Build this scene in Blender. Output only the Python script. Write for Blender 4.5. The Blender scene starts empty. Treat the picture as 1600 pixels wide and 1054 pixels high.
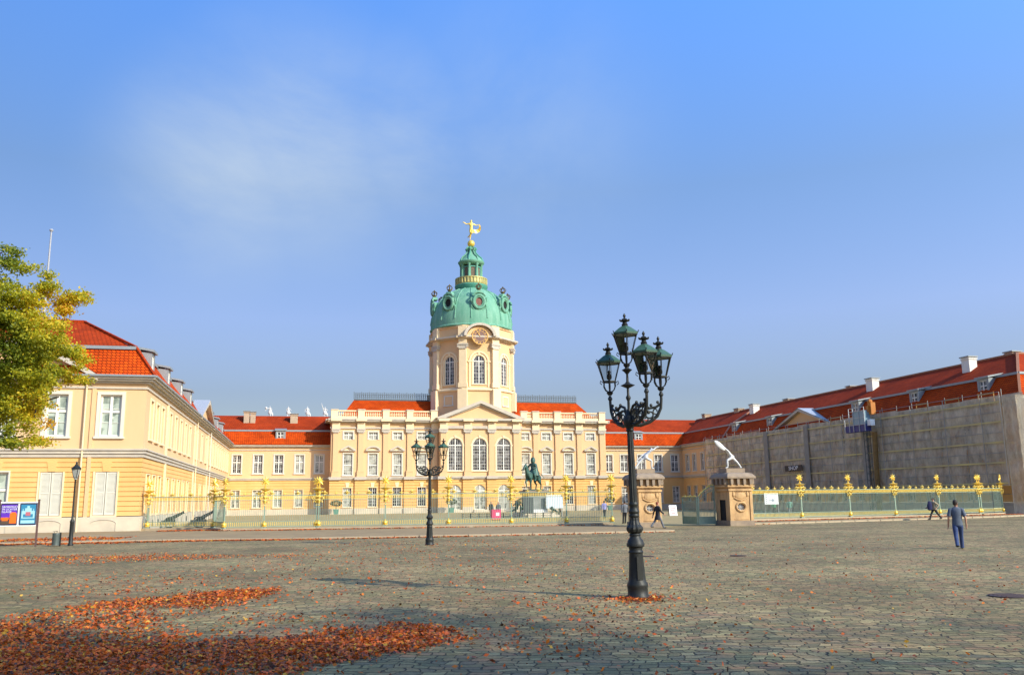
import bpy, bmesh, math, random
import numpy as np
from mathutils import Vector, Matrix
R=math.radians; PI=math.pi
random.seed(7); rng=np.random.default_rng(11)
sc=bpy.context.scene
COL=sc.collection
# ---------------------------------------------------------------- camera
cd=bpy.data.cameras.new("camera"); cam=bpy.data.objects.new("camera",cd); COL.objects.link(cam)
fwv=Vector((0.23100248,0.9555387,0.18325843)); rv=Vector((0.97246206,-0.23273706,-0.01228799)); uv=Vector((-0.03090938,-0.18105043,0.98298797))
M3=Matrix((rv,uv,-fwv)).transposed()
cam.matrix_world=Matrix.Translation((0,0,1.936))@M3.to_4x4()
cd.sensor_fit='HORIZONTAL'; cd.sensor_width=36; cd.lens=36*1359.2551/1600
cd.clip_end=6000; cd.clip_start=.1
sc.camera=cam
# ---------------------------------------------------------------- light
SUN_EL=31; SUN_AZ=139   # azimuth from +Y clockwise
w=bpy.data.worlds.new("World"); sc.world=w; w.use_nodes=True
nt=w.node_tree; nt.nodes.clear()
def N(t,ty,**k):
    n=t.nodes.new(ty)
    for a,b in k.items():
        if a=='ins':
            for i,v in b.items(): n.inputs[i].default_value=v
        else: setattr(n,a,b)
    return n
out=N(nt,'ShaderNodeOutputWorld'); bg=N(nt,'ShaderNodeBackground',ins={1:0.15})
sky=N(nt,'ShaderNodeTexSky'); sky.sky_type='NISHITA'; sky.sun_disc=False
sky.sun_elevation=R(SUN_EL); sky.sun_rotation=R(SUN_AZ); sky.air_density=1.3; sky.dust_density=1.5; sky.ozone_density=3.0
geo=N(nt,'ShaderNodeTexCoord')
sep=N(nt,'ShaderNodeSeparateXYZ'); nt.links.new(geo.outputs['Generated'],sep.inputs[0])
hs=N(nt,'ShaderNodeHueSaturation',ins={0:.515,1:1.12,2:1.0})
nt.links.new(sky.outputs[0],hs.inputs['Color'])
ramp=N(nt,'ShaderNodeValToRGB'); cr=ramp.color_ramp
cr.elements[0].position=0.0; cr.elements[0].color=(.30,.30,.37,1)
cr.elements[1].position=.54; cr.elements[1].color=(.50,.76,.95,1)
for q_,c_ in ((.12,(.32,.31,.38)),(.2,(.445,.42,.495)),(.34,(.46,.50,.53))): e=cr.elements.new(q_); e.color=(*c_,1)
nt.links.new(sep.outputs[2],ramp.inputs[0])
mul=N(nt,'ShaderNodeMix',data_type='RGBA',blend_type='MULTIPLY'); mul.inputs[0].default_value=1
nt.links.new(hs.outputs[0],mul.inputs[6])
dbl=N(nt,'ShaderNodeVectorMath',operation='SCALE'); azf=N(nt,'ShaderNodeMapRange',ins={1:-.3,2:.75,3:1.62,4:2.55}); nt.links.new(sep.outputs[0],azf.inputs[0]); nt.links.new(azf.outputs[0],dbl.inputs['Scale']); nt.links.new(ramp.outputs[0],dbl.inputs[0]); nt.links.new(dbl.outputs[0],mul.inputs[7])
# thin high cloud
def dirpx(px,py): 
    d=fwv+rv*((px-800)/1359.)-uv*((py-527)/1359.); return d.normalized()
nmp=N(nt,'ShaderNodeMapping'); nmp.inputs['Scale'].default_value=(1,1,1.5); nt.links.new(geo.outputs['Generated'],nmp.inputs[0])
nz=N(nt,'ShaderNodeTexNoise',ins={2:3.6,3:9.0,4:.62,8:.35}); nt.links.new(nmp.outputs[0],nz.inputs['Vector'])
def blob(az,el,r0,r1):
    d=Vector((math.sin(R(az))*math.cos(R(el)),math.cos(R(az))*math.cos(R(el)),math.sin(R(el))))
    dp=N(nt,'ShaderNodeVectorMath',operation='DISTANCE'); nt.links.new(geo.outputs['Generated'],dp.inputs[0]); dp.inputs[1].default_value=d
    mr=N(nt,'ShaderNodeMapRange',interpolation_type='SMOOTHSTEP',ins={1:r1,2:r0,3:0.,4:1.}); nt.links.new(dp.outputs['Value'],mr.inputs[0]); return mr.outputs[0]
b1=blob(-0.6,22.6,.0,.19); b2=blob(-5.5,20.5,.0,.17); b4=blob(5.5,23.5,.0,.15); b3=blob(14,24,.0,.22)
def MA(op,a,b=None):
    m=N(nt,'ShaderNodeMath',operation=op)
    for i,v in enumerate((a,b)):
        if v is None: continue
        if isinstance(v,(int,float)): m.inputs[i].default_value=v
        else: nt.links.new(v,m.inputs[i])
    return m.outputs[0]
s_=MA('MAXIMUM',MA('MAXIMUM',MA('MAXIMUM',b1,b2),MA('MULTIPLY',b4,.8)),MA('MULTIPLY',b3,.42))
nr=N(nt,'ShaderNodeMapRange',ins={1:.30,2:.70,3:.12,4:1.}); nt.links.new(nz.outputs[0],nr.inputs[0])
ca=MA('MULTIPLY',MA('MULTIPLY',s_,nr.outputs[0]),.72)
mc=N(nt,'ShaderNodeMix',data_type='RGBA'); nt.links.new(ca,mc.inputs[0]); nt.links.new(mul.outputs[2],mc.inputs[6]); mc.inputs[7].default_value=(3.5,4.15,4.85,1)
nt.links.new(mc.outputs[2],bg.inputs[0]); nt.links.new(bg.outputs[0],out.inputs[0])
sl=bpy.data.lights.new("sun",'SUN'); sl.energy=4.5; sl.angle=R(.6); sl.color=(1,.91,.73)
so=bpy.data.objects.new("sun",sl); COL.objects.link(so)
sd=Vector((math.sin(R(SUN_AZ))*math.cos(R(SUN_EL)),math.cos(R(SUN_AZ))*math.cos(R(SUN_EL)),math.sin(R(SUN_EL))))
so.rotation_euler=sd.to_track_quat('Z','Y').to_euler(); so.location=(20,-20,60)
sc.view_settings.view_transform='Standard'; sc.view_settings.look='None'; sc.view_settings.gamma=1; sc.view_settings.exposure=0.2
sc.cycles.max_bounces=6; sc.cycles.transparent_max_bounces=24

# ---------------------------------------------------------------- materials
MT={}
def mat(name,col,rough=.8,metal=0,var=0.,vscale=1.5,col2=None,bump=0,bscale=20,alpha=None,spec=None,trans=0,coord='Object',streak=0):
    if name in MT: return MT[name]
    m=bpy.data.materials.new(name); m.use_nodes=True; t=m.node_tree; p=t.nodes['Principled BSDF']
    p.inputs['Base Color'].default_value=(*col,1); p.inputs['Roughness'].default_value=rough; p.inputs['Metallic'].default_value=metal
    if spec is not None: p.inputs['Specular IOR Level'].default_value=spec
    tc=N(t,'ShaderNodeTexCoord')
    if var or col2:
        nn=N(t,'ShaderNodeTexNoise',ins={2:vscale,3:6.,4:.6}); 
        if streak:
            mp=N(t,'ShaderNodeMapping'); mp.inputs['Scale'].default_value=(1,1,streak); t.links.new(tc.outputs[coord],mp.inputs[0]); t.links.new(mp.outputs[0],nn.inputs['Vector'])
        else: t.links.new(tc.outputs[coord],nn.inputs['Vector'])
        mr=N(t,'ShaderNodeMapRange',ins={1:.3,2:.7}); t.links.new(nn.outputs[0],mr.inputs[0])
        mx=N(t,'ShaderNodeMix',data_type='RGBA'); t.links.new(mr.outputs[0],mx.inputs[0])
        c2=col2 or tuple(c*(1-var) for c in col)
        mx.inputs[6].default_value=(*c2,1); mx.inputs[7].default_value=(*col,1)
        t.links.new(mx.outputs[2],p.inputs['Base Color'])
    if bump:
        n2=N(t,'ShaderNodeTexNoise',ins={2:bscale,3:4.}); t.links.new(tc.outputs[coord],n2.inputs['Vector'])
        b=N(t,'ShaderNodeBump',ins={0:bump,1:.02}); t.links.new(n2.outputs[0],b.inputs['Height']); t.links.new(b.outputs[0],p.inputs['Normal'])
    if alpha is not None: p.inputs['Alpha'].default_value=alpha
    MT[name]=m; return m
cream=mat('cream_plaster',(.755,.495,.26),.9,var=.11,vscale=.35,bump=.15,streak=.35)
ochre=mat('ochre_plaster',(.82,.505,.19),.9,col2=(.72,.41,.135),vscale=.4,bump=.2,streak=.4)
trim=mat('stone_trim',(.58,.51,.40),.85,col2=(.45,.40,.34),vscale=1.3)
trimlight=mat('pale_trim',(.84,.66,.41),.85,var=.1,vscale=1)
plinthm=mat('plinth_plaster',(.66,.57,.42),.9,col2=(.50,.43,.33),vscale=.8,bump=.2)
whitew=mat('white_paint',(.80,.78,.70),.6,var=.06)
greyw=mat('grey_surround',(.66,.63,.53),.7,var=.08)
shutterm=mat('shutter_paint',(.66,.63,.52),.7,var=.08)
def panemat(name,col,curt,amt):
    if name in MT: return MT[name]
    m=bpy.data.materials.new(name); m.use_nodes=True; t=m.node_tree; p=t.nodes['Principled BSDF']; p.inputs['Roughness'].default_value=.12; p.inputs['Specular IOR Level'].default_value=.7
    oi=N(t,'ShaderNodeObjectInfo'); tc=N(t,'ShaderNodeTexCoord'); ad=N(t,'ShaderNodeVectorMath',operation='ADD'); t.links.new(tc.outputs['Object'],ad.inputs[0])
    sc_=N(t,'ShaderNodeVectorMath',operation='SCALE'); sc_.inputs['Scale'].default_value=37.; t.links.new(oi.outputs['Random'],sc_.inputs[0]); t.links.new(sc_.outputs[0],ad.inputs[1])
    vo=N(t,'ShaderNodeTexVoronoi',distance='CHEBYCHEV',ins={2:2.1}); t.links.new(ad.outputs[0],vo.inputs['Vector'])
    cr=N(t,'ShaderNodeMapRange',ins={1:.0,2:1.,3:0.,4:1.}); sp=N(t,'ShaderNodeSeparateColor'); t.links.new(vo.outputs['Color'],sp.inputs[0])
    nn=N(t,'ShaderNodeTexNoise',ins={2:1.2,3:2.}); t.links.new(ad.outputs[0],nn.inputs['Vector'])
    th=N(t,'ShaderNodeMath',operation='MULTIPLY_ADD'); t.links.new(sp.outputs[0],th.inputs[0]); th.inputs[1].default_value=.5; t.links.new(nn.outputs[0],th.inputs[2])
    mr=N(t,'ShaderNodeMapRange',ins={1:amt,2:amt+.28,3:0.,4:1.}); t.links.new(th.outputs[0],mr.inputs[0])
    mx=N(t,'ShaderNodeMix',data_type='RGBA'); mx.inputs[6].default_value=(*col,1); mx.inputs[7].default_value=(*curt,1); t.links.new(mr.outputs[0],mx.inputs[0]); t.links.new(mx.outputs[2],p.inputs['Base Color'])
    wv=N(t,'ShaderNodeBump',ins={0:.25,1:.02}); t.links.new(nn.outputs[0],wv.inputs['Height']); t.links.new(wv.outputs[0],p.inputs['Normal'])
    MT[name]=m; return m
paneG=panemat('pane_grey',(.12,.12,.11),(.42,.42,.36),.5)
paneD=panemat('pane_dark',(.03,.028,.035),(.20,.19,.19),.72)
panemat('pane_curtain',(.18,.22,.18),(.46,.52,.44),.5)
copper=mat('verdigris_copper',(.22,.43,.31),.8,spec=.2,col2=(.10,.30,.20),vscale=1.3,streak=.15,bump=.1)
copperD=mat('verdigris_dark',(.06,.24,.18),.6,col2=(.10,.36,.27),vscale=2.5)
gold=mat('gilding',(.98,.68,.12),.35,metal=.45,var=.2,vscale=3)
goldpale=mat('gilding_matt',(.92,.68,.15),.5,metal=.2,var=.2,vscale=4)
zinc=mat('zinc_sheet',(.30,.33,.34),.5,metal=.2,var=.2,vscale=2)
marble=mat('white_stone',(.66,.66,.64),.6,var=.12,vscale=5)
sand=mat('sandstone',(.66,.42,.19),.9,col2=(.36,.22,.11),vscale=1.9,streak=.5,bump=.4,bscale=9)
sandD=mat('weathered_stone',(.22,.17,.13),.9,col2=(.36,.27,.18),vscale=2.2,bump=.4,bscale=9)
iron=mat('black_iron',(.012,.013,.012),.5,spec=.35,col2=(.026,.028,.024),vscale=6,bump=.12,bscale=40)
ironG=mat('green_lamp_roof',(.035,.085,.05),.45,col2=(.06,.13,.08),vscale=8)
fencem=mat('fence_green',(.20,.29,.22),.6,col2=(.30,.38,.28),vscale=3)
bronze=mat('bronze_patina',(.018,.038,.034),.5,metal=.2,col2=(.06,.15,.115),vscale=2.2,bump=.2)
bark=mat('bark',(.05,.035,.022),.95,var=.4,vscale=6,bump=.6)
kerbm=mat('kerb_stone',(.48,.38,.25),.9,var=.2,vscale=1,bump=.2,coord='Object')
clothG=mat('bluegrey_cotton',(.10,.125,.17),.9,var=.15,vscale=9,bump=.3,bscale=14); denim=mat('denim',(.028,.045,.13),.9,col2=(.05,.085,.19),vscale=7,bump=.3,bscale=12)
skinm=mat('skin',(.50,.27,.18),.6); hairD=mat('hair_dark',(.03,.018,.012),.7); hairR=mat('hair_red',(.25,.05,.02),.7)
blackc=mat('dark_cloth',(.02,.021,.028),.85,var=.3,vscale=9); beigec=mat('beige_cloth',(.42,.34,.22),.9,var=.15,vscale=9); greenc=mat('green_cloth',(.05,.20,.10),.9); lilacc=mat('lilac_cloth',(.25,.24,.50),.9); greyc=mat('grey_cloth',(.14,.15,.17),.9)
navy=mat('navy_cloth',(.012,.014,.06),.9); shoe=mat('shoe_leather',(.015,.013,.013),.5); redc=mat('red_cloth',(.35,.05,.05),.9)
magenta=mat('magenta_panel',(.62,.02,.13),.6); whitep=mat('white_panel',(.82,.83,.84),.5); pinkt=mat('pink_print',(.45,.06,.06),.7)
dark=mat('dark_void',(.012,.012,.012),.9)
tealm=mat('teal_door',(.12,.22,.21),.7)
clockm=mat('clock_face',(.22,.12,.10),.7,var=.2); clockg=mat('clock_gold',(.80,.48,.14),.5)
bluem=mat('hoist_blue',(.03,.035,.20),.5,var=.3,vscale=3); orangem=mat('orange_pipe',(.50,.17,.02),.6); glassblue=mat('hoist_mesh',(.20,.32,.38),.4)
steel=mat('scaffold_steel',(.36,.35,.32),.5,metal=.3,var=.2); wood=mat('scaffold_plank',(.42,.31,.10),.85,var=.35,vscale=2)
woodO=mat('scaffold_board_new',(.55,.30,.09),.8,var=.2)
tub=mat('green_tub',(.10,.26,.20),.7); binm=mat('bin_steel',(.13,.16,.15),.45,metal=.4,var=.25,vscale=4)

def glassmat():
    m=bpy.data.materials.new('lamp_glass'); m.use_nodes=True; t=m.node_tree; t.nodes.clear()
    o=N(t,'ShaderNodeOutputMaterial'); tr=N(t,'ShaderNodeBsdfTransparent'); gl=N(t,'ShaderNodeBsdfGlossy',ins={1:.05}); mx=N(t,'ShaderNodeMixShader')
    tr.inputs[0].default_value=(.93,.95,.95,1)
    fr=N(t,'ShaderNodeFresnel',ins={0:1.5}); t.links.new(fr.outputs[0],mx.inputs[0]); t.links.new(tr.outputs[0],mx.inputs[1]); t.links.new(gl.outputs[0],mx.inputs[2]); t.links.new(mx.outputs[0],o.inputs[0]); return m
lglass=glassmat()
def tilemat(name,c1,c2,c3,row):
    m=bpy.data.materials.new(name); m.use_nodes=True; t=m.node_tree; p=t.nodes['Principled BSDF']; p.inputs['Roughness'].default_value=.9; p.inputs['Specular IOR Level'].default_value=.12
    tc=N(t,'ShaderNodeTexCoord'); s=N(t,'ShaderNodeSeparateXYZ'); t.links.new(tc.outputs['Object'],s.inputs[0])
    ad=N(t,'ShaderNodeMath',operation='ADD'); t.links.new(s.outputs[0],ad.inputs[0]); t.links.new(s.outputs[1],ad.inputs[1])
    cb=N(t,'ShaderNodeCombineXYZ'); t.links.new(ad.outputs[0],cb.inputs[0]); t.links.new(s.outputs[2],cb.inputs[1])
    br=N(t,'ShaderNodeTexBrick',ins={'Scale':1.,'Mortar Size':.035*row/.24,'Mortar Smooth':.7,'Brick Width':.30,'Row Height':row,'Bias':-.1})
    t.links.new(cb.outputs[0],br.inputs['Vector'])
    br.inputs['Color1'].default_value=(*c1,1); br.inputs['Color2'].default_value=(*c2,1); br.inputs['Mortar'].default_value=(*c3,1)
    nn=N(t,'ShaderNodeTexNoise',ins={2:.45,3:10.,4:.72}); t.links.new(tc.outputs['Object'],nn.inputs['Vector'])
    mr=N(t,'ShaderNodeMapRange',ins={1:.28,2:.74,3:.55,4:1.18}); t.links.new(nn.outputs[0],mr.inputs[0])
    mm=N(t,'ShaderNodeMix',data_type='RGBA',blend_type='MULTIPLY'); mm.inputs[0].default_value=1; t.links.new(br.outputs[0],mm.inputs[6]); t.links.new(mr.outputs[0],mm.inputs[7])
    t.links.new(mm.outputs[2],p.inputs['Base Color'])
    b=N(t,'ShaderNodeBump',ins={0:.8,1:.05},invert=True); t.links.new(br.outputs['Fac'],b.inputs['Height']); t.links.new(b.outputs[0],p.inputs['Normal'])
    return m
tileL=tilemat('red_tiles_lower',(.70,.088,.006),(.56,.06,.005),(.20,.02,.003),.24)
tileU=tilemat('red_tiles_upper',(.42,.046,.009),(.50,.055,.008),(.20,.03,.008),.14)

def cobble():
    m=bpy.data.materials.new('cobblestone_paving'); m.use_nodes=True; t=m.node_tree; p=t.nodes['Principled BSDF']; p.inputs['Roughness'].default_value=.85; p.inputs['Specular IOR Level'].default_value=.25
    tc=N(t,'ShaderNodeTexCoord'); mp=N(t,'ShaderNodeMapping'); mp.inputs['Rotation'].default_value=(0,0,R(17)); t.links.new(tc.outputs['Object'],mp.inputs[0])
    n0=N(t,'ShaderNodeTexNoise',ins={2:1.1,3:3.}); t.links.new(mp.outputs[0],n0.inputs['Vector'])
    n1=N(t,'ShaderNodeTexNoise',ins={2:6.,3:2.}); t.links.new(mp.outputs[0],n1.inputs['Vector'])
    def off(n,k):
        s=N(t,'ShaderNodeVectorMath',operation='SUBTRACT'); t.links.new(n.outputs['Color'],s.inputs[0]); s.inputs[1].default_value=(.5,.5,.5)
        q=N(t,'ShaderNodeVectorMath',operation='SCALE'); t.links.new(s.outputs[0],q.inputs[0]); q.inputs['Scale'].default_value=k; return q
    a=N(t,'ShaderNodeVectorMath',operation='ADD'); t.links.new(mp.outputs[0],a.inputs[0]); t.links.new(off(n0,.55).outputs[0],a.inputs[1])
    a2=N(t,'ShaderNodeVectorMath',operation='ADD'); t.links.new(a.outputs[0],a2.inputs[0]); t.links.new(off(n1,.10).outputs[0],a2.inputs[1])
    br=N(t,'ShaderNodeTexBrick',ins={'Scale':1.,'Mortar Size':.013,'Mortar Smooth':.55,'Brick Width':.21,'Row Height':.165,'Bias':0.}); br.squash=1.35; br.squash_frequency=3; br.offset=.43
    br.inputs['Color1'].default_value=(0,0,0,1); br.inputs['Color2'].default_value=(1,1,1,1); br.inputs['Mortar'].default_value=(.5,.5,.5,1)
    t.links.new(a2.outputs[0],br.inputs['Vector'])
    cr=N(t,'ShaderNodeValToRGB'); c=cr.color_ramp; c.interpolation='CONSTANT'
    cols=[(q_,(r_*1.52,g_*1.36,b_*.90)) for q_,(r_,g_,b_) in [(0,(.170,.150,.105)),(.14,(.215,.178,.130)),(.3,(.135,.130,.100)),(.42,(.23,.165,.125)),(.55,(.185,.168,.120)),(.68,(.27,.235,.170)),(.8,(.155,.140,.118)),(.9,(.24,.20,.145))]]
    c.elements[0].position=0; c.elements[0].color=(*cols[0][1],1); c.elements[1].position=.14; c.elements[1].color=(*cols[1][1],1)
    for q,cc in cols[2:]: e=c.elements.new(q); e.color=(*cc,1)
    t.links.new(br.outputs['Color'],cr.inputs[0])
    # grain and patches
    n2=N(t,'ShaderNodeTexNoise',ins={2:.22,3:6.,4:.6}); t.links.new(tc.outputs['Object'],n2.inputs['Vector'])
    r2=N(t,'ShaderNodeMapRange',ins={1:.32,2:.68,3:.66,4:1.22}); t.links.new(n2.outputs[0],r2.inputs[0])
    n3=N(t,'ShaderNodeTexNoise',ins={2:26.,3:4.,4:.7}); t.links.new(tc.outputs['Object'],n3.inputs['Vector'])
    r3=N(t,'ShaderNodeMapRange',ins={1:.3,2:.7,3:.72,4:1.25}); t.links.new(n3.outputs[0],r3.inputs[0])
    mu=N(t,'ShaderNodeMath',operation='MULTIPLY'); t.links.new(r2.outputs[0],mu.inputs[0]); t.links.new(r3.outputs[0],mu.inputs[1])
    m1=N(t,'ShaderNodeMix',data_type='RGBA',blend_type='MULTIPLY'); m1.inputs[0].default_value=1; t.links.new(cr.outputs[0],m1.inputs[6]); t.links.new(mu.outputs[0],m1.inputs[7])
    # pinkish / olive drift
    n4=N(t,'ShaderNodeTexNoise',ins={2:.6,3:5.,4:.7}); t.links.new(tc.outputs['Object'],n4.inputs['Vector'])
    r4=N(t,'ShaderNodeMapRange',ins={1:.35,2:.65}); t.links.new(n4.outputs[0],r4.inputs[0])
    tn=N(t,'ShaderNodeMix',data_type='RGBA'); tn.inputs[6].default_value=(1.08,.96,.96,1); tn.inputs[7].default_value=(.93,1.02,.92,1); t.links.new(r4.outputs[0],tn.inputs[0])
    m3=N(t,'ShaderNodeMix',data_type='RGBA',blend_type='MULTIPLY'); m3.inputs[0].default_value=1; t.links.new(m1.outputs[2],m3.inputs[6]); t.links.new(tn.outputs[2],m3.inputs[7])
    m2=N(t,'ShaderNodeMix',data_type='RGBA'); t.links.new(br.outputs['Fac'],m2.inputs[0]); t.links.new(m3.outputs[2],m2.inputs[6]); m2.inputs[7].default_value=(.075,.062,.036,1)
    t.links.new(m2.outputs[2],p.inputs['Base Color'])
    iv=N(t,'ShaderNodeMath',operation='SUBTRACT'); iv.inputs[0].default_value=1; t.links.new(br.outputs['Fac'],iv.inputs[1])
    h=N(t,'ShaderNodeMath',operation='MULTIPLY_ADD'); t.links.new(n3.outputs[0],h.inputs[0]); h.inputs[1].default_value=.35; t.links.new(iv.outputs[0],h.inputs[2])
    h2=N(t,'ShaderNodeMath',operation='MULTIPLY_ADD'); t.links.new(br.outputs['Color'],h2.inputs[0]); h2.inputs[1].default_value=.55; t.links.new(h.outputs[0],h2.inputs[2])
    b=N(t,'ShaderNodeBump',ins={0:.9,1:.03}); t.links.new(h2.outputs[0],b.inputs['Height']); t.links.new(b.outputs[0],p.inputs['Normal'])
    return m
cob=cobble()
gravel=mat('courtyard_gravel',(.42,.31,.15),.95,spec=.15,col2=(.30,.245,.115),vscale=.25,bump=.6,bscale=6)
paving=mat('pavement_slabs',(.36,.26,.14),.95,spec=.1,col2=(.26,.19,.11),vscale=.6,bump=.5,bscale=8)
dirt=mat('dirt_strip',(.34,.24,.12),.95,col2=(.30,.22,.12),vscale=.8,bump=.6,bscale=8)

def netmat():
    m=bpy.data.materials.new('debris_netting'); m.use_nodes=True; t=m.node_tree; p=t.nodes['Principled BSDF']; p.inputs['Roughness'].default_value=.9
    tc=N(t,'ShaderNodeTexCoord')
    mp=N(t,'ShaderNodeMapping'); mp.inputs['Scale'].default_value=(1,1.1,.5); t.links.new(tc.outputs['Object'],mp.inputs[0])
    n=N(t,'ShaderNodeTexNoise',ins={2:.8,3:9.,4:.72}); t.links.new(mp.outputs[0],n.inputs['Vector'])
    cr=N(t,'ShaderNodeValToRGB'); c=cr.color_ramp; c.elements[0].position=.3; c.elements[0].color=(.44,.39,.30,1); c.elements[1].position=.7; c.elements[1].color=(.84,.74,.54,1)
    e=c.elements.new(.5); e.color=(.66,.58,.44,1)
    t.links.new(n.outputs[0],cr.inputs[0]); t.links.new(cr.outputs[0],p.inputs['Base Color'])
    r=N(t,'ShaderNodeMapRange',ins={1:.35,2:.7,3:.40,4:.74}); t.links.new(n.outputs[0],r.inputs[0]); t.links.new(r.outputs[0],p.inputs['Alpha'])
    b=N(t,'ShaderNodeBump',ins={0:.35,1:.12}); t.links.new(n.outputs[0],b.inputs['Height']); t.links.new(b.outputs[0],p.inputs['Normal'])
    return m
netm=netmat()

# ---------------------------------------------------------------- mesh helpers
class MB:
    def __init__(s): s.v=[];s.f=[];s.m=[];s.mi=0
    def add(s,vs,fs,mi=None):
        o=len(s.v); s.v+= [tuple(v) for v in vs]; s.f+=[tuple(i+o for i in f) for f in fs]; s.m+=[s.mi if mi is None else mi]*len(fs); return s
    def box(s,x0,x1,y0,y1,z0,z1,mi=None):
        return s.add([(x0,y0,z0),(x1,y0,z0),(x1,y1,z0),(x0,y1,z0),(x0,y0,z1),(x1,y0,z1),(x1,y1,z1),(x0,y1,z1)],[(0,3,2,1),(4,5,6,7),(0,1,5,4),(1,2,6,5),(2,3,7,6),(3,0,4,7)],mi)
    def bar(s,a,b,wd,hd=None,mi=None):
        a=Vector(a);b=Vector(b);d=(b-a).normalized(); hd=hd or wd
        up=Vector((0,0,1)) if abs(d.z)<.95 else Vector((1,0,0)); x=d.cross(up).normalized(); y=x.cross(d)
        vs=[]
        for c in (a,b):
            for i,j in ((-1,-1),(1,-1),(1,1),(-1,1)): vs.append(c+x*wd/2*i+y*hd/2*j)
        return s.add(vs,[(0,3,2,1),(4,5,6,7),(0,1,5,4),(1,2,6,5),(2,3,7,6),(3,0,4,7)],mi)
    def tube(s,pts,r,seg=6,mi=None,cap=True):
        pts=[Vector(p) for p in pts]; n=len(pts); rs=r if isinstance(r,(list,tuple)) else [r]*n
        vs=[];fs=[];prev=None
        for i,p in enumerate(pts):
            d=(pts[min(i+1,n-1)]-pts[max(i-1,0)]).normalized()
            if prev is None: up=Vector((0,0,1)) if abs(d.z)<.9 else Vector((1,0,0)); x=d.cross(up).normalized()
            else: x=(prev-d*prev.dot(d)).normalized()
            prev=x; y=d.cross(x)
            for k in range(seg): a=2*PI*k/seg; vs.append(p+(x*math.cos(a)+y*math.sin(a))*rs[i])
        for i in range(n-1):
            for k in range(seg): fs.append((i*seg+k,i*seg+(k+1)%seg,(i+1)*seg+(k+1)%seg,(i+1)*seg+k))
        if cap: fs.append(tuple(range(seg))[::-1]); fs.append(tuple((n-1)*seg+k for k in range(seg)))
        return s.add(vs,fs,mi)
    def lathe(s,prof,seg=16,c=(0,0,0),ph=0,mi=None,sx=1,sy=1,flute=0,cap=True):
        vs=[];fs=[]
        for r,z in prof:
            for k in range(seg):
                a=2*PI*k/seg+ph; q=r*(1-flute*(k%2)); vs.append((c[0]+q*math.cos(a)*sx,c[1]+q*math.sin(a)*sy,c[2]+z))
        n=len(prof)
        for i in range(n-1):
            for k in range(seg): fs.append((i*seg+k,i*seg+(k+1)%seg,(i+1)*seg+(k+1)%seg,(i+1)*seg+k))
        if cap: fs.append(tuple(range(seg))[::-1]); fs.append(tuple((n-1)*seg+k for k in range(seg)))
        return s.add(vs,fs,mi)
    def prism(s,poly,y0,y1,mi=None):   # poly in (x,z), extruded along y
        n=len(poly); vs=[(x,y0,z) for x,z in poly]+[(x,y1,z) for x,z in poly]
        fs=[tuple(range(n)),tuple(range(2*n-1,n-1,-1))]+[(i,i+n,(i+1)%n+n,(i+1)%n) for i in range(n)]
        return s.add(vs,fs,mi)
    def ball(s,c,r,seg=10,rings=6,mi=None,sc=(1,1,1)):
        vs=[(c[0],c[1],c[2]-r*sc[2])];fs=[]
        for i in range(1,rings):
            t=PI*i/rings
            for k in range(seg): a=2*PI*k/seg; vs.append((c[0]+r*sc[0]*math.sin(t)*math.cos(a),c[1]+r*sc[1]*math.sin(t)*math.sin(a),c[2]-r*sc[2]*math.cos(t)))
        vs.append((c[0],c[1],c[2]+r*sc[2])); L=len(vs)-1
        for k in range(seg):
            fs.append((0,1+(k+1)%seg,1+k)); b=1+(rings-2)*seg; fs.append((L,b+k,b+(k+1)%seg))
            for i in range(rings-2): q=1+i*seg; fs.append((q+k,q+(k+1)%seg,q+seg+(k+1)%seg,q+seg+k))
        return s.add(vs,fs,mi)
    def mesh(s,name,mats,smooth=False):
        me=bpy.data.meshes.new(name); me.from_pydata(s.v,[],s.f)
        for m in (mats if isinstance(mats,(list,tuple)) else [mats]): me.materials.append(m)
        me.polygons.foreach_set('material_index',s.m)
        if smooth: me.polygons.foreach_set('use_smooth',[True]*len(s.f))
        me.update()
        if smooth: me.set_sharp_from_angle(angle=R(42))
        return me
    def build(s,name,mats,parent=None,loc=None,rz=0,smooth=False,ang=None):
        return link(name,s.mesh(name,mats,smooth),parent,loc,rz)
def link(name,me,parent=None,loc=None,rz=0):
    o=bpy.data.objects.new(name,me); COL.objects.link(o)
    wl=Vector(loc) if loc is not None else Vector((0,0,0))
    if parent is not None:
        o.parent=parent; wl=wl-worldloc(parent)
        if WROT.get(parent.name): 
            a=WROT[parent.name]; wl=Matrix.Rotation(-a,3,'Z')@wl; o.rotation_euler=(0,0,rz-a)
        else: o.rotation_euler=(0,0,rz)
    else: o.rotation_euler=(0,0,rz)
    o.location=wl
    WLOC[o.name]=Vector(loc) if loc is not None else Vector((0,0,0)); WROT[o.name]=rz
    return o
WLOC={};WROT={}
def worldloc(o): return WLOC.get(o.name,Vector((0,0,0)))
def tag(o,label=None,cat=None,group=None,kind=None):
    if label:o['label']=label
    if cat:o['category']=cat
    if group:o['group']=group
    if kind:o['kind']=kind
    return o
def thing(name,loc,label,cat,group=None,rz=0):
    o=bpy.data.objects.new(name,None); o.empty_display_size=.3; COL.objects.link(o); o.location=loc; o.rotation_euler=(0,0,rz); WLOC[o.name]=Vector(loc); WROT[o.name]=rz
    return tag(o,label,cat,group)
def dup(src,parent=None,loc=None,rz=None):
    """copy of an object and its children"""
    c=src.copy(); COL.objects.link(c)
    if parent is not None: c.parent=parent
    if loc is not None: c.location=loc
    if rz is not None: c.rotation_euler=(0,0,rz)
    for ch in src.children: dup(ch,c)
    return c
def struct(o): o['kind']='structure'; return o
def subsurf_mesh(o):
    dg=bpy.context.evaluated_depsgraph_get(); me=bpy.data.meshes.new_from_object(o.evaluated_get(dg)); return me
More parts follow.
